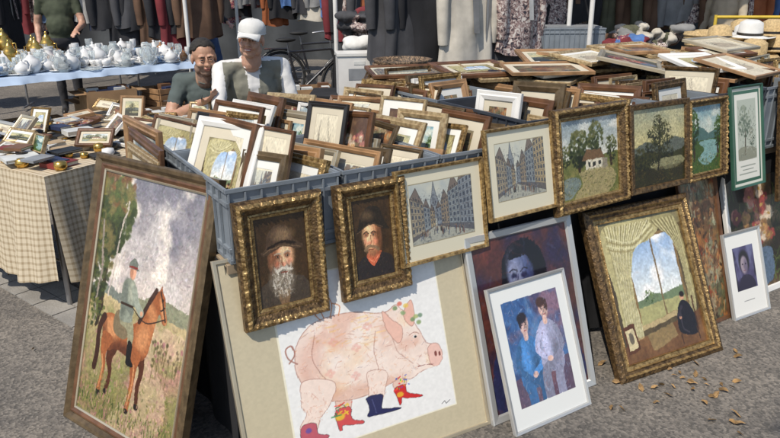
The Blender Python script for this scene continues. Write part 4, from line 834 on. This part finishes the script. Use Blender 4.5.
def head(parent,M,skin,hair,cap=None,smile=False,stub=None,hairstyle='short'):
    mb=MB(); E=mb.ell
    E((0,.015,.03),(.076,.093,.088),0,20); E((0,-.02,-.03),(.063,.066,.083),0,20); E((0,-.038,-.088),(.042,.038,.03),0,16)
    for s in(-1,1):
        E((s*.036,-.06,-.032),(.026,.024,.022),0); E((s*.03,-.076,.024),(.026,.014,.009),0); E((s*.077,.008,-.01),(.009,.02,.032),0); E((s*.012,-.092,-.03),(.009,.01,.008),0); E((s*.048,-.0,-.07),(.024,.04,.035),0)
        if smile: E((s*.038,-.066,-.04),(.02,.022,.018),0)
    E((0,-.088,-.006),(.0095,.014,.026),0); E((0,-.102,-.028),(.013,.014,.012),0); E((0,-.086,-.055),(.024,.01,.006),0); E((0,-.083,-.066),(.02,.01,.007),0); mb.cap((0,.02,-.06),(0,.035,-.16),.06,.066,0)
    def mf(c):
        x,y,z=c
        if y<-.08 and abs(x)<.025 and -.07<z<-.05: return 1
        if hair and not (y<-.03-.5*max(0,.03-z) ) and z>-.05-(.0 if y<.03 else .03) and abs(x)<.085 and (z>.07 or y>.0) and not (abs(x)>.07 and y<.035 and z<.03): return 2
        if hair and z>.085 and y<0: return 2
        if stub and z<-.035 and y<.01 and not(abs(x)<.02 and z>-.05): return 3
        return 0
    o=remesh(mb,'head',.0045,[skin,m_lip,hair or skin,stub or skin],mf,3); o.parent=parent; o.matrix_world=M
    f=MB()
    for s in(-1,1):
        f.ell((s*.03,-.073,.002),(.0125,.011,.0055 if smile else .007),0,10); f.ell((s*.03,-.0805,.002),(.0055,.005,.005),1,8)
        f.tube([(s*.014,-.087,.02),(s*.03,-.0885,.0245),(s*.047,-.078,.02)],.0032,2,6)
        f.tube([(s*.016,-.082,.0075),(s*.03,-.0865,.0095),(s*.044,-.077,.0065)],.0035,3,6)
        f.tube([(s*.016,-.082,-.0045),(s*.03,-.085,-.0065),(s*.044,-.077,-.0035)],.003,3,6)
    if smile:
        f.ell((0,-.0915,-.0605),(.02,.004,.0042),0,10); f.tube([(-.026,-.083,-.055),(-.012,-.0935,-.0645),(0,-.095,-.067),(.012,-.0935,-.0645),(.026,-.083,-.055)],.0022,4,6)
        for s in(-1,1): f.tube([(s*.018,-.091,-.033),(s*.031,-.083,-.045),(s*.033,-.078,-.06)],.0022,3,6)
    else: f.tube([(-.022,-.086,-.06),(0,-.0955,-.0605),(.022,-.086,-.06)],.0022,1,6)
    o=f.obj('facial_features',[m_eye,m_iris,hair or m_hairg,skin,m_lip]); o.parent=parent; o.matrix_world=M
    if hair and hairstyle=='full':
        g=MB(); r=np.random.default_rng(3)
        for i in range(520):
            t=r.uniform(0,2*math.pi); zz=r.uniform(-.15,1); q=math.sqrt(1-zz*zz); x=.075*q*math.cos(t); y=.02+.091*q*math.sin(t); z=.033+.085*zz
            if y<-.03 and z<.085: continue
            if abs(x)>.055 and y<.025 and z<.045: continue
            g.ell((x,y,z),(.013,.015,.01),0,6)
        o=remesh(g,'hair',.005,[hair],lambda c:0,3); o.parent=parent; o.matrix_world=M
    if cap:
        g=MB()
        g.lathe((0,.014,.05),[(.087,-.014),(.089,.008),(.085,.034),(.07,.057),(.043,.071),(.0,.076)],0,24,Matrix.Scale(1.14,4,(0,1,0)))
        g.ell((0,.016,.127),(.006,.006,.004),0,8)
        g.tube([(.088*math.cos(a),.016+.1*math.sin(a),.038) for a in np.linspace(0,2*math.pi,24,endpoint=False)],.003,0,6,True)
        for k in range(3): g.tube([(.0875*math.sin(t)*math.cos(k*math.pi/3+.5),.016+.1*math.sin(t)*math.sin(k*math.pi/3+.5),.052+.075*math.cos(t)) for t in np.linspace(-1.45,1.45,16)],.0016,0,5)
        def br(u,v):
            x=(u-.5)*2; bx=x*.074; by=-.052-.034*math.sqrt(max(0,1-x*x))
            return (bx*(1-.04*v),by-.082*v*(1-.5*x*x),.046-.012*v-.02*x*x*(.4+v))
        g.grid(br,16,5); g.grid(lambda u,v:tuple(Vector(br(u,v))-Vector((0,0,.005))),16,5)
        o=g.obj('cap',[cap]); o.parent=parent; o.matrix_world=M
def hand(mb,M,mi=0,curl=.5):
    mb.ell((0,0,-.045),(.04,.016,.05),mi,12,M)
    for i,(x,l) in enumerate(((-.03,.07),(-.01,.08),(.011,.075),(.03,.06))):
        p=Vector((x,0,-.085)); a=0
        for k in range(3):
            a+=curl*.7; q=p+Vector((0,-math.sin(a),-math.cos(a)))*l*(.45,.3,.25)[k]
            mb.cap(M@p,M@q,.0095-.001*k,.0088-.001*k,mi,8); p=q
    p=Vector((-.03,0,-.03)); q=p+Vector((-.03,-.015,-.03)); r=q+Vector((-.005,-.015,-.028)); mb.cap(M@p,M@q,.013,.011,mi,8); mb.cap(M@q,M@r,.011,.009,mi,8)
def person(name,base,yaw,pose,mats,headkw,hm,sleeve='long',vest=False,build=1.0,vox=.011,scl=1.0):
    e=empty(name,Matrix.Translation(base)@Matrix.Rotation(yaw,4,'Z')@Matrix.Scale(scl,4)); J={k:Vector(v) for k,v in pose.items()}; mb=MB(); b=build
    pel,ch,nk=J['pelvis'],J['chest'],J['neck']
    mid=(pel+ch)/2
    def E(c,r,tilt=0): mb.ell((0,0,0),r,0,18,Matrix.Translation(c)@Matrix.Rotation(tilt,4,'X'))
    tl=math.atan2(-(ch.y-pel.y),(ch.z-pel.z))*1.0
    E(pel,(.17*b,.13*b,.13),tl); E(mid+Vector((0,-.03*b,0)),(.16*b,.14*b,.17),tl); E(ch,(.175*b,.125*b,.17),tl); E(ch+(nk-ch)*.55,(.155*b,.09*b,.08),tl)
    mb.cap(ch+(nk-ch)*.6,nk,.075,.062); mb.cap(nk,J['headb'],.058,.056)
    segs=[]
    for s in 'LR':
        sh,el,wr=J['sh'+s],J['el'+s],J['wr'+s]; mb.cap(nk-(nk-ch)*.12,sh,.05,.06*b); mb.cap(ch+(nk-ch)*.3,sh,.08,.055); mb.cap(sh,el,.055*b,.045); mb.cap(el,wr,.043,.03)
        hp,kn,an=J['hip'+s],J['kn'+s],J['an'+s]; mb.cap(hp,kn,.092*b,.066*b); mb.cap(kn,an,.062*b,.044); mb.cap(an,an+Vector((0,-.15,-.04)),.042,.035); mb.ell(an+Vector((0,.02,-.03)),.04)
        dv=(wr-el).normalized(); x,y=basis(dv); x=x*(1 if s=='L' else -1); y=dv.cross(x)
        Mh=Matrix(((x.x,-y.x,-dv.x,wr.x),(x.y,-y.y,-dv.y,wr.y),(x.z,-y.z,-dv.z,wr.z),(0,0,0,1))); hand(mb,Mh,0,.45)
        segs.append((sh,el,wr,kn,an))
    def ds(p,a,c): d=c-a; t=max(0,min(1,(p-a).dot(d)/d.dot(d))); return (p-a-d*t).length,t
    def mf(c):
        c=Vector(c); best=9;k=1
        for (sh,el,wr,kn,an) in segs:
            d,t=ds(c,sh,el)
            if d<.08 and d<best: best=d;k=(1 if (sleeve=='long' or t<.62) else 0)
            d,t=ds(c,el,wr)
            if d<.065 and d<best-.004: best=d;k=(1 if sleeve=='long' and t<.93 else 0)
            d,t=ds(c,wr,wr+(wr-el).normalized()*.18)
            if d<.06 and t>.08: return 0
        if best<.07 and k==0: return 0
        dn,t=ds(c,nk-Vector((0,0,.005)),J['headb'])
        if c.z>nk.z+.012 and dn<.08: return 0
        for (sh,el,wr,kn,an) in segs:
            if ds(c,an+Vector((0,.03,-.04)),an+Vector((0,-.16,-.04)))[0]<.05: return 3
            if (ds(c,kn,an)[0]<.08 or ds(c,pel,kn)[0]<.12) and c.z<pel.z+.11 and best>.06: return 2
        fa=min(ds(c,sg[1],sg[2])[0] for sg in segs)
        if vest and fa>.055 and c.z<nk.z-.005 and abs(c.x)<.16*b+.01 and not (abs(c.x)<.03+.12*max(0,c.z-ch.z) and c.y<ch.y-.03): return 4
        return 1 if c.z>pel.z+.02 else 2
    o=remesh(mb,'body',vox,mats,mf,3); o.parent=e
    m=o.modifiers.new('folds','DISPLACE'); tx=bpy.data.textures.new('cloth_folds','CLOUDS'); tx.noise_scale=.05; m.texture=tx; m.strength=.014; m.mid_level=.5
    g=MB(); g.tube([nk+Vector((.068*math.cos(a),.066*math.sin(a)-.004,.008+.018*math.sin(a))) for a in np.linspace(0,2*math.pi,24,endpoint=False)],.0095,0,8,True)
    for s in(-1,1): g.add([nk+Vector((s*.008,-.074,-.012)),nk+Vector((s*.055,-.058,.012)),nk+Vector((s*.06,-.09,-.04)),nk+Vector((s*.02,-.1,-.05))],[(0,1,2,3)],0)
    o=g.obj('collar',[mats[1]]); o.parent=e
    Mh=e.matrix_world@Matrix.Translation(J['headc'])@Matrix.Rotation(hm[2],4,'Z')@Matrix.Rotation(hm[0],4,'X')@Matrix.Rotation(hm[1],4,'Y'); head(e,Mh,mats[0],**headkw)
    return e
def sit(dx=0,lean=.1,hz=1.24):
    return dict(pelvis=(0,0,.52),chest=(0,-lean*.8,.88),neck=(0,-lean*1.2,1.085),headb=(0,-lean*1.45,1.14),headc=(0,-lean*1.9-.02,hz),shL=(.2,-lean,1.03),shR=(-.2,-lean,1.03),elL=(.27,-.1-lean,.76),elR=(-.27,-.1-lean,.76),wrL=(.12,-.34,.66),wrR=(-.12,-.34,.66),
      hipL=(.1,-.02,.5),hipR=(-.1,-.02,.5),knL=(.16,-.46,.5),knR=(-.16,-.46,.5),anL=(.15,-.45,.09),anR=(-.15,-.45,.09))
pa=sit(0,.12,1.23); pa.update(shR=(-.2,-.15,1.02),elR=(-.25,-.36,.82),wrR=(-.06,-.52,.8))
person('seated_man_in_white_cap',(-.97,4.85,.02),.3,pa,[m_skin,m_shirtw,m_trous,m_shoe,m_vest],dict(hair=m_hairg,cap=m_capw,smile=True),(.06,.12,-.35),'long',True,1.12)
pb=sit(0,.16,1.12); pb.update(chest=(0,-.14,.81),neck=(0,-.2,1.0),headb=(0,-.235,1.04),headc=(-.01,-.29,1.125),shL=(.19,-.16,.95),shR=(-.19,-.16,.95),elL=(.25,-.32,.7),wrL=(.04,-.44,.74),elR=(-.27,-.3,.72),wrR=(-.02,-.5,.86))
person('seated_man_in_grey_shirt',(-1.27,4.98,0),.15,pb,[m_skin2,m_shirtg,m_jean,m_shoe,m_vest],dict(hair=m_hairb,stub=m_stub,hairstyle='full'),(.14,-.06,.3),'short',False,1.05)
def chair(p,yaw):
    M=Matrix.Translation(p)@Matrix.Rotation(yaw,4,'Z'); mb=MB(); mb.box((0,.0,.405),(.42,.4,.025),0,M); mb.box((0,.22,.72),(.4,.015,.16),0,M)
    for x in(-.2,.2):
        mb.tube([M@Vector((x,.25,.82)),M@Vector((x,.19,.4)),M@Vector((x,-.22,.0))],.011,1,8); mb.tube([M@Vector((x,-.16,.4)),M@Vector((x,.24,.0))],.011,1,8)
    mb.obj('folding_chair',[m_brownw,m_steel])
chair((-.97,4.89,0),.3); chair((-1.27,5.02,0),.15)
def stand(step=0,arm=.0):
    return dict(pelvis=(0,0,.95),chest=(0,-.01,1.28),neck=(0,.0,1.5),headb=(0,-.01,1.56),headc=(0,-.03,1.66),shL=(.19,0,1.43),shR=(-.19,0,1.43),elL=(.26,.03-arm,1.13),elR=(-.26,.03,1.13),wrL=(.2,-.22-arm,1.06),wrR=(-.25,-.1,.9),
      hipL=(.1,0,.9),hipR=(-.1,0,.9),knL=(.11,-.03-step,.5),knR=(-.11,-.02+step,.5),anL=(.11,.0-step,.09),anR=(-.11,.03+step,.09))
m_red=mat('red_cloth',(.3,.03,.03),.8,var=.2); m_olive=mat('olive_cloth',(.05,.06,.035),.85,var=.2); m_beige=mat('beige_cloth',(.45,.38,.28),.85,var=.1); m_blk=mat('black_shirt',(.02,.02,.022),.85,var=.2)
for (nm,p,yw,top,bot,sl) in (('standing_man_in_green_shirt',(-4.0,8.7,0),.3,m_olive,m_trous,'short'),('standing_man_in_blue_jeans',(-2.6,10.0,0),.8,m_blk,m_jean,'long'),('standing_shopper_in_red',(1.5,10.4,0),2.2,m_red,m_trous,'long'),('standing_shopper_in_beige',(3.9,8.3,0),-1.0,m_beige,m_jean,'long')):
    person(nm,p,yw,stand(.12,.1),[m_skin,top,bot,m_shoe,m_vest],dict(hair=m_hairb,hairstyle='full'),(0,0,0),sl,False,1.0,.016)
# ---------------------------------------------------------------- BICYCLE
m_rub=mat('rubber',(.015,.015,.015),.7); m_bike=mat('bicycle_paint',(.03,.03,.035),.3,coat=.5)
def bike(p,yaw):
    e=empty('bicycle',Matrix.Translation(p)@Matrix.Rotation(yaw,4,'Z')); mb=MB(); r=.33
    for x in(0,1.05):
        mb.tube([(x+r*math.cos(a),0,r+.02+r*math.sin(a)) for a in np.linspace(0,2*math.pi,32,endpoint=False)],.018,1,8,True)
        mb.tube([(x+(r-.025)*math.cos(a),0,r+.02+(r-.025)*math.sin(a)) for a in np.linspace(0,2*math.pi,32,endpoint=False)],.009,2,6,True)
        mb.cyl((x,-.04,r+.02),(x,.04,r+.02),.02,None,2)
        for k in range(18): a=k*math.pi/9; mb.cyl((x,.0,r+.02),(x+(r-.03)*math.cos(a),0,r+.02+(r-.03)*math.sin(a)),.0018,None,2,5)
        mb.tube([(x+(r+.04)*math.cos(a),0,r+.02+(r+.04)*math.sin(a)) for a in np.linspace(.3,2.8,14)],.014,0,6)
    rw,bb,st,hd,hd2,fw=(0,0,.35),(.42,0,.29),(.3,0,.78),(.86,0,.8),(.9,0,.68),(1.05,0,.35)
    for a,b_,q in ((bb,st,.016),(bb,hd2,.018),(st,hd,.015),(rw,bb,.011),(rw,(.32,0,.72),.009),(hd,hd2,.02)): mb.cyl(a,b_,q,None,0)
    mb.tube([hd2,(.95,0,.55),fw],.013,0,8); mb.cyl((.3,0,.78),(.285,0,.9),.012,None,2); mb.ell((.27,0,.93),(.13,.07,.03),1); mb.cyl(hd,(.84,0,.95),.012,None,2)
    mb.tube([(.72,-.28,.98),(.84,-.2,1.0),(.88,0,.96),(.84,.2,1.0),(.72,.28,.98)],.012,2,8); mb.cyl((.42,-.02,.29),(.42,.02,.29),.09,None,2,20); mb.cyl((.42,.05,.29),(.5,.05,.15),.01,None,2); mb.box((.5,.1,.15),(.1,.08,.02),1); mb.cyl((.42,-.05,.29),(.34,-.05,.43),.01,None,2); mb.box((.34,-.1,.43),(.1,.08,.02),1)
    mb.box((-.05,0,.73),(.34,.12,.012),0); mb.cyl((-.15,0,.73),(0,0,.36),.006,None,0); mb.cyl((.3,.03,.3),(.25,.2,0),.01,None,2)
    o=mb.obj('bicycle_frame_and_wheels',[m_bike,m_rub,m_steel]); o.parent=e
bike((-1.5,8.5,0),.45); bike((-1.5,9.7,0),.3)
# ---------------------------------------------------------------- GARMENTS & RACKS
GC=[mat('garment_%s'%n,c,.85,var=.2,vscale=6,bump=.3,bscale=10) for n,c in (('black',(.015,.015,.018)),('charcoal',(.05,.05,.055)),('navy',(.02,.03,.07)),('maroon',(.16,.02,.025)),('brown',(.11,.06,.035)),('cream',(.5,.46,.39)),('grey',(.22,.22,.22)),('denim',(.08,.13,.22)),('olive',(.1,.1,.06)),('white',(.6,.59,.56)),('rust',(.3,.09,.03)),('blue',(.07,.15,.35)))]
m_pat=picmat('patterned_cloth',(.02,.02,.03),(.3,.2,.18),(.6,.55,.5),30); m_pat2=picmat('floral_cloth',(.03,.04,.1),(.35,.06,.06),(.55,.5,.4),24); GC+=[m_pat,m_pat2]
def garment(mb,x,y,z,yaw,w,h,mi,kind='coat'):
    M=Matrix.Translation((x,y,z))@Matrix.Rotation(yaw,4,'Z'); sd=R_(0,9)
    if kind=='trousers':
        for sx in(-1,1):
            def leg(u,v,sx=sx):
                a=u*2*math.pi; rw=w*.26*(1-.25*v); return tuple(M@Vector((sx*w*.22*(1-.1*v)+rw*math.cos(a)*(1+.1*math.sin(v*7+sd)),.04*math.sin(a)+.01*math.sin(a*3+sd+v*5),-v*h)))
            mb.grid(leg,20,12,mi)
        mb.box((0,0,-.03),(w*.92,.07,.06),mi,M); return
    def body(u,v):
        a=u*2*math.pi; sh=min(1,.25+v*6) if v<.125 else 1
        ww=w/2*(sh)*(1+.25*v); dp=.07*(1+.6*v)*(1+.25*math.sin(a*5+sd+v*3)+.15*math.sin(a*9+sd)); return tuple(M@Vector((ww*math.cos(a),dp*math.sin(a),-v*h-.02*math.sin(a*3+sd)*(v>.9))))
    mb.grid(body,36,14,mi)
    for sx in(-1,1):
        p=[M@Vector((sx*w*.42,0,-.07)),M@Vector((sx*w*.56,-.01,-.2)),M@Vector((sx*w*.58,-.03,-.4)),M@Vector((sx*w*.55,-.02,-.58))]; mb.tube(p,[.05,.06,.052,.045],mi,10)
    mb.tube([M@Vector((-.07,-.03,-.02)),M@Vector((0,-.07,-.05)),M@Vector((.07,-.03,-.02)),M@Vector((0,.05,.03))],.022,mi,8,True)
    if random.random()<.6:
        k=random.choice([3,5,6,9,1,4,12]); mb.add([M@Vector((-.03,-.105,-.1)),M@Vector((.03,-.105,-.1)),M@Vector((.05,-.125,-h*.6)),M@Vector((-.01,-.125,-h*.6))],[(0,1,2,3)],k)
def rack(x0,x1,y,yaw,zr,cols,n,hmin=.7,hmax=1.0,face=None,kinds=('coat',),name='clothes_rack'):
    L=x1-x0; e=empty(name,Matrix.Translation((x0,y,0))@Matrix.Rotation(yaw,4,'Z')); mb=MB(); mb.cyl((0,0,zr),(L,0,zr),.014,None,0)
    for x in(0,L): mb.cyl((x,0,.05),(x,0,zr),.014,None,0); mb.cyl((x,-.25,.05),(x,.25,.05),.014,None,0)
    for i in range(n): x=L*(i+.5)/n; mb.tube([(x,0,zr+.016),(x+.0,.02,zr-.02),(x,0,zr-.06)],.003,0,5)
    o=mb.obj('rail',[m_steel]); o.parent=e; mb=MB()
    for i in range(n):
        x=L*(i+.5)/n; garment(mb,x,0,zr-.06,(R_(.8,2.1) if face is None else face+R_(-.35,.35)),R_(.38,.52),R_(hmin,hmax),random.choice(cols),random.choice(kinds))
    o=mb.obj('hanging_garments',GC); o.parent=e
rack(-3.4,-2.3,8.8,.1,1.75,[0,0,1,3,0,4,2,10,1,0],9,.6,.9,.6)
rack(-.55,.4,8.2,.0,1.7,[0,0,1,3,2,12,13,10],9,.5,.9,.5)
rack(-.02,.42,6.35,.1,1.85,[0,1,0,2],3,.8,1.0,.4)
rack(.5,.86,6.2,.1,1.72,[5],1,.8,.86,.25); rack(.84,1.3,6.45,.1,1.75,[12,1],2,.7,.85,.5)
rack(1.2,2.3,8.7,-.05,1.72,[12,13,6,4,0,1,8,5],8,.5,.8,.3)
rack(2.3,4.4,8.9,-.1,1.7,[4,4,0,8,10,6,5,13,12],13,.5,1.0,.4)
rack(-9,-4.6,12,.1,1.75,[0,1,2,3,4,6,7,8,9,12],34); rack(-4.2,1,12.8,.0,1.8,list(range(14)),30,.4,.9,.4); rack(1.4,7,12.6,.0,1.8,list(range(14)),32,.4,.9,.4); rack(5,9,10,-.4,1.75,list(range(14)),30)
rack(-7,-4.8,8.8,.2,1.75,[0,1,2,4,6,11],16)
m_tarp=mat('stall_tarpaulin',(.05,.055,.06),.7,var=.4,vscale=1.5,bump=.3,bscale=3); m_canv=mat('canopy_canvas',(.35,.33,.3),.8,var=.1)
mb=MB(); mb.grid(lambda u,v:(-16+32*u,15+.15*math.sin(u*60)+.1*math.sin(u*171),2.6*v),300,6); mb.obj('stall_back_tarpaulin',[m_tarp])
def canopy(x0,x1,y0,y1,z,name='market_canopy'):
    e=empty(name); mb=MB()
    mb.grid(lambda u,v:(x0+(x1-x0)*u,y0+(y1-y0)*v,z+.45*(1-abs(2*u-1))),8,6); o=mb.obj('canvas_roof',[m_canv]); o.parent=e
    mb=MB()
    for x in(x0+.05,x1-.05):
        for y in(y0+.05,y1-.05): mb.cyl((x,y,0),(x,y,z),.025,None,0,12)
    o=mb.obj('poles',[m_white]); o.parent=e
canopy(-.62,1.98,7.6,10.2,2.3); canopy(2.0,5.2,7.2,9.9,2.3); canopy(-5.2,-2.4,8.6,11.6,2.3); canopy(2.4,7,11.4,14.2,2.3)
def plain_table(name,x0,x1,y0,y1,z,m,drop=.5,yaw=0): return cloth_table(name,(x0,y0),(math.cos(yaw),math.sin(yaw)),x1-x0,(-math.sin(yaw),math.cos(yaw)),y1-y0,z,drop,m)
plain_table('black_cloth_table',.05,1.1,5.35,5.95,.8,m_blackcl,.6,.1); plain_table('black_cloth_table',1.15,2.9,7.3,8.2,.8,m_blackcl,.6); plain_table('hat_table',2.75,4.6,5.7,6.6,.95,m_beige,.3,.15); plain_table('small_black_table',-.75,-.02,6.35,6.9,.6,m_blackcl,.4)
mb=MB(); M=Matrix.Translation((-.29,6.45,.605))@Matrix.Rotation(.15,4,'Z'); mb.box((0,0,.18),(.38,.3,.36),0,M); mb.box((0,0,.372),(.4,.32,.022),0,M); mb.box((0,-.152,.2),(.2,.003,.1),1,M); mb.box((.0,-.152,.3),(.1,.003,.03),2,M); mb.obj('white_cool_box',[m_white,m_book[4],m_book[2]])
mb=MB()
for i in range(9): mb.ell((-.18+R_(-.2,.22),6.75+R_(-.05,.05),1.02+R_(-.03,.05)),(R_(.07,.13),.08,R_(.04,.08)),0,12)
remesh(mb,'white_plastic_bag',.012,[m_capw],lambda c:0,2)
plain_table('rear_goods_table',-.55,.25,6.95,7.5,.9,m_blackcl,.5)
def heap(name,x,y,z,sx,sy,sz,n,cols,vox=.014):
    mb=MB(); cc=[]
    for i in range(n):
        c=(x+R_(-sx,sx),y+R_(-sy,sy),z+R_(0,sz)); cc.append((Vector(c),random.choice(cols))); M=Matrix.Translation(c)@Matrix.Rotation(R_(0,3),4,'Z')@Matrix.Rotation(R_(-.6,.6),4,'X'); mb.ell((0,0,0),(R_(.09,.17),R_(.06,.1),R_(.03,.07)),0,12,M)
    o=remesh(mb,name,vox,GC,lambda c:min(cc,key=lambda q:(q[0]-c).length)[1],1)
    m=o.modifiers.new('folds','DISPLACE'); tx=bpy.data.textures.new('folds','CLOUDS'); tx.noise_scale=.06; m.texture=tx; m.strength=.035; m.mid_level=.5; return o
heap('heap_of_bags',-.15,7.15,.95,.28,.15,.35,26,[0,1,3,3,2,0,12])
m_wick=picmat('dark_wicker',(.02,.015,.01),(.12,.08,.05),(.3,.2,.12),60)
mb=MB(); mb.lathe((.1,5.25,.45),[(0,.0),(.16,.0),(.2,.3),(.21,.58),(.225,.6),(.2,.6),(.18,.3)],0,26)
for k in range(16): z=.47+k*.036; mb.tube([(.1+(.163+.0035*k)*math.cos(a),5.25+(.163+.0035*k)*math.sin(a),z+.006*math.sin(a*12+k*3.14)) for a in np.linspace(0,2*math.pi,48,endpoint=False)],.012,0,6,True)
mb.obj('wicker_basket',[m_wick]); mb=MB(); mb.box((.1,5.25,.43),(.5,.45,.03),0); [mb.cyl((.1+a,5.25+b_,0),(.1+a,5.25+b_,.42),.015,None,0) for a in(-.2,.2) for b_ in(-.18,.18)]; mb.obj('stool',[m_brownw])
heap('heap_of_folded_clothes',.65,5.7,.82,.4,.15,.06,20,[0,1,0,2,4,0])
mb=MB(); crate(mb,Matrix.Translation((1.62,7.45,.804)),.66,.42,.32,0); mb.box((1.95,7.66,1.1),(.58,.34,.08),1); mb.obj('grey_storage_crate',[mat('light_grey_plastic',(.22,.25,.28),.5),m_book[4]])
heap('folded_clothes_pile',1.38,7.6,.84,.16,.12,.2,18,[6,7,6,9,6]); heap('fabric_bag',2.5,7.5,.86,.16,.08,.16,12,[3,11,13]); heap('heap_of_scarves',2.85,6.2,.97,.1,.2,.06,10,[0,4,1,12]); heap('heap_of_clothes',3.9,6.4,.98,.5,.2,.2,26,[0,4,1,12,5,8])
heap('heap_of_blankets',2.9,8.0,.86,.5,.15,.25,26,[4,6,5,8,12]); heap('heap_of_jackets',-1.9,8.6,.3,.35,.2,.35,22,[0,3,1,4,7])
cbox('cardboard_box',(3.35,6.5,.955),.2,.45,.3,.18,m_card); cbox('wooden_crate',(2.35,6.6,.0),.2,.5,.4,.4,m_woodc,True,True); cbox('cardboard_box',(1.6,6.3,.0),.2,.6,.4,.5,m_card); cbox('cardboard_box',(1.6,6.35,.51),.1,.5,.4,.3,m_card); cbox('white_cardboard_box',(2.2,6.9,.41),.3,.5,.35,.4,m_white); cbox('cardboard_box',(-.9,8.0,.0),.3,.5,.4,.45,m_card)
m_yel=mat('yellow_metal',(.6,.42,.05),.5,var=.1)
mb=MB()
for z in(1.25,1.02): mb.cyl((3.2,7.0,z),(5.0,6.8,z),.016,None,0)
for x in(3.2,4.1,5.0): mb.cyl((x,7.0-(x-3.2)*.11,0),(x,7.0-(x-3.2)*.11,1.27),.016,None,0)
mb.obj('yellow_folding_rail',[m_yel])
m_straw=mat('straw',(.5,.36,.18),.8,var=.2,vscale=60,bump=.6,bscale=120)
def hat(p,m,s=1,tl=0):
    mb=MB(); M=Matrix.Translation(p)@Matrix.Rotation(tl,4,'X'); mb.lathe((0,0,0),[(.0,.125*s),(.05*s,.13*s),(.085*s,.11*s),(.095*s,.03*s),(.1*s,.01*s),(.14*s,.0),(.19*s,.012*s),(.192*s,.006*s),(.14*s,-.006*s),(.09*s,0)],0,28,M); mb.lathe((0,0,0),[(.099*s,.012*s),(.098*s,.035*s)],1,28,M); mb.obj('straw_hat',[m,m_blackw])
for i,(x,y,z,mm) in enumerate([(3.0,5.8,1.0,m_straw),(3.28,5.95,1.02,m_straw),(2.95,6.15,1.02,m_capw),(3.12,6.2,1.1,m_capw),(3.45,5.8,1.05,m_straw),(3.2,6.45,1.12,m_straw),(3.6,6.2,1.0,m_capw),(3.3,6.1,1.14,m_straw),(2.8,6.0,1.1,m_straw),(3.05,6.0,1.14,m_capw),(3.42,6.0,1.12,m_straw)]): hat((x,y,z),mm,1.05,R_(-.2,.2))
mb=MB()
for (x,y) in ((2.82,6.35),(3.0,6.55)): mb.lathe((x,y,.955),[(0,0),(.12,0),(.16,.14),(.17,.2),(.155,.2),(.11,.02)],0,22)
for k in range(7): mb.tube([(2.82+(.13+.006*k)*math.cos(a),6.35+(.13+.006*k)*math.sin(a),.965+.028*k) for a in np.linspace(0,2*math.pi,30,endpoint=False)],.011,0,6,True)
mb.obj('straw_basket',[m_straw])
# ---------------------------------------------------------------- street tree behind the camera (casts dapples)
m_foli=mat('foliage',(.06,.1,.03),.6,var=.3); m_bark=mat('bark',(.12,.09,.06),.9,bump=.6)
mb=MB(); mb.tube([(-5.6,-4.0,0),(-5.5,-3.9,2),(-5.2,-3.7,4),(-5.0,-3.5,6.5)],[.22,.18,.15,.08],1,12)
def clump(c,r,n):
    for i in range(n):
        t=R_(0,6.28);ph=math.acos(R_(-1,1));d=r*R_(.2,1); p=Vector(c)+Vector((math.sin(ph)*math.cos(t),math.sin(ph)*math.sin(t),.5*math.cos(ph)))*d; l=R_(.06,.11)
        M=Matrix.Translation(p)@Matrix.Rotation(R_(0,6.28),4,'Z')@Matrix.Rotation(R_(-1,1),4,'X'); mb.add([(-l,0,0),(0,l*.6,.01),(l,0,0),(0,-l*.6,.01)],[(0,1,2,3)],0,False,M)
sv=Vector((-.3,-.5,.81)).normalized()
for gx,gy,hh,r,n in ((1.75,1.98,5.5,.36,220),(2.2,2.2,5.4,.4,260),(1.35,1.72,5.8,.28,130),(2.7,2.35,5.2,.5,300),(-1.95,1.95,5.6,.45,480),(-2.6,2.15,5.9,.55,480),(2.4,1.3,6,.7,400)):
    c=Vector((gx,gy,0))+sv*(hh/sv.z); mb.tube([(-5.1,-3.6,4.6),((c.x-5.1)/2,(c.y-3.6)/2-.5,5.6),tuple(c)],[.07,.04,.012],1,6); clump(c,r,n)
for i in range(10): clump((-5.2+R_(-1.2,.9),-3.6+R_(-1.2,.6),6.5+R_(-1,1.2)),.9,260)
mb.obj('street_tree',[m_foli,m_bark])
# ---------------------------------------------------------------- LIGHT, WORLD, CAMERA
el=math.asin(sv.z); az=math.atan2(sv.x,sv.y)
W=bpy.data.worlds.new('World'); scene.world=W; W.use_nodes=True; nt=W.node_tree; bg=nt.nodes['Background']; sk=nt.nodes.new('ShaderNodeTexSky'); sk.sky_type='NISHITA'; sk.sun_disc=False; sk.sun_elevation=el; sk.sun_rotation=az
nt.links.new(sk.outputs[0],bg.inputs[0]); bg.inputs[1].default_value=.14
l=bpy.data.lights.new('sun','SUN'); l.energy=4.1; l.angle=math.radians(.7); l.color=(1,.93,.82); lo=bpy.data.objects.new('sun',l); scene.collection.objects.link(lo); lo.rotation_euler=sv.to_track_quat('Z','Y').to_euler()
cam=bpy.data.cameras.new('camera'); co=bpy.data.objects.new('camera',cam); scene.collection.objects.link(co); scene.camera=co
cam.sensor_width=36; cam.lens=687.8/780*36; cam.clip_end=500; cam.clip_start=.05
co.matrix_world=Matrix.Translation((0,0,1.6))@Matrix.Rotation(math.pi/2-.3331,4,'X')@Matrix.Rotation(-.0053,4,'Z')
scene.view_settings.view_transform='Standard'; scene.view_settings.look='None'; scene.view_settings.exposure=0
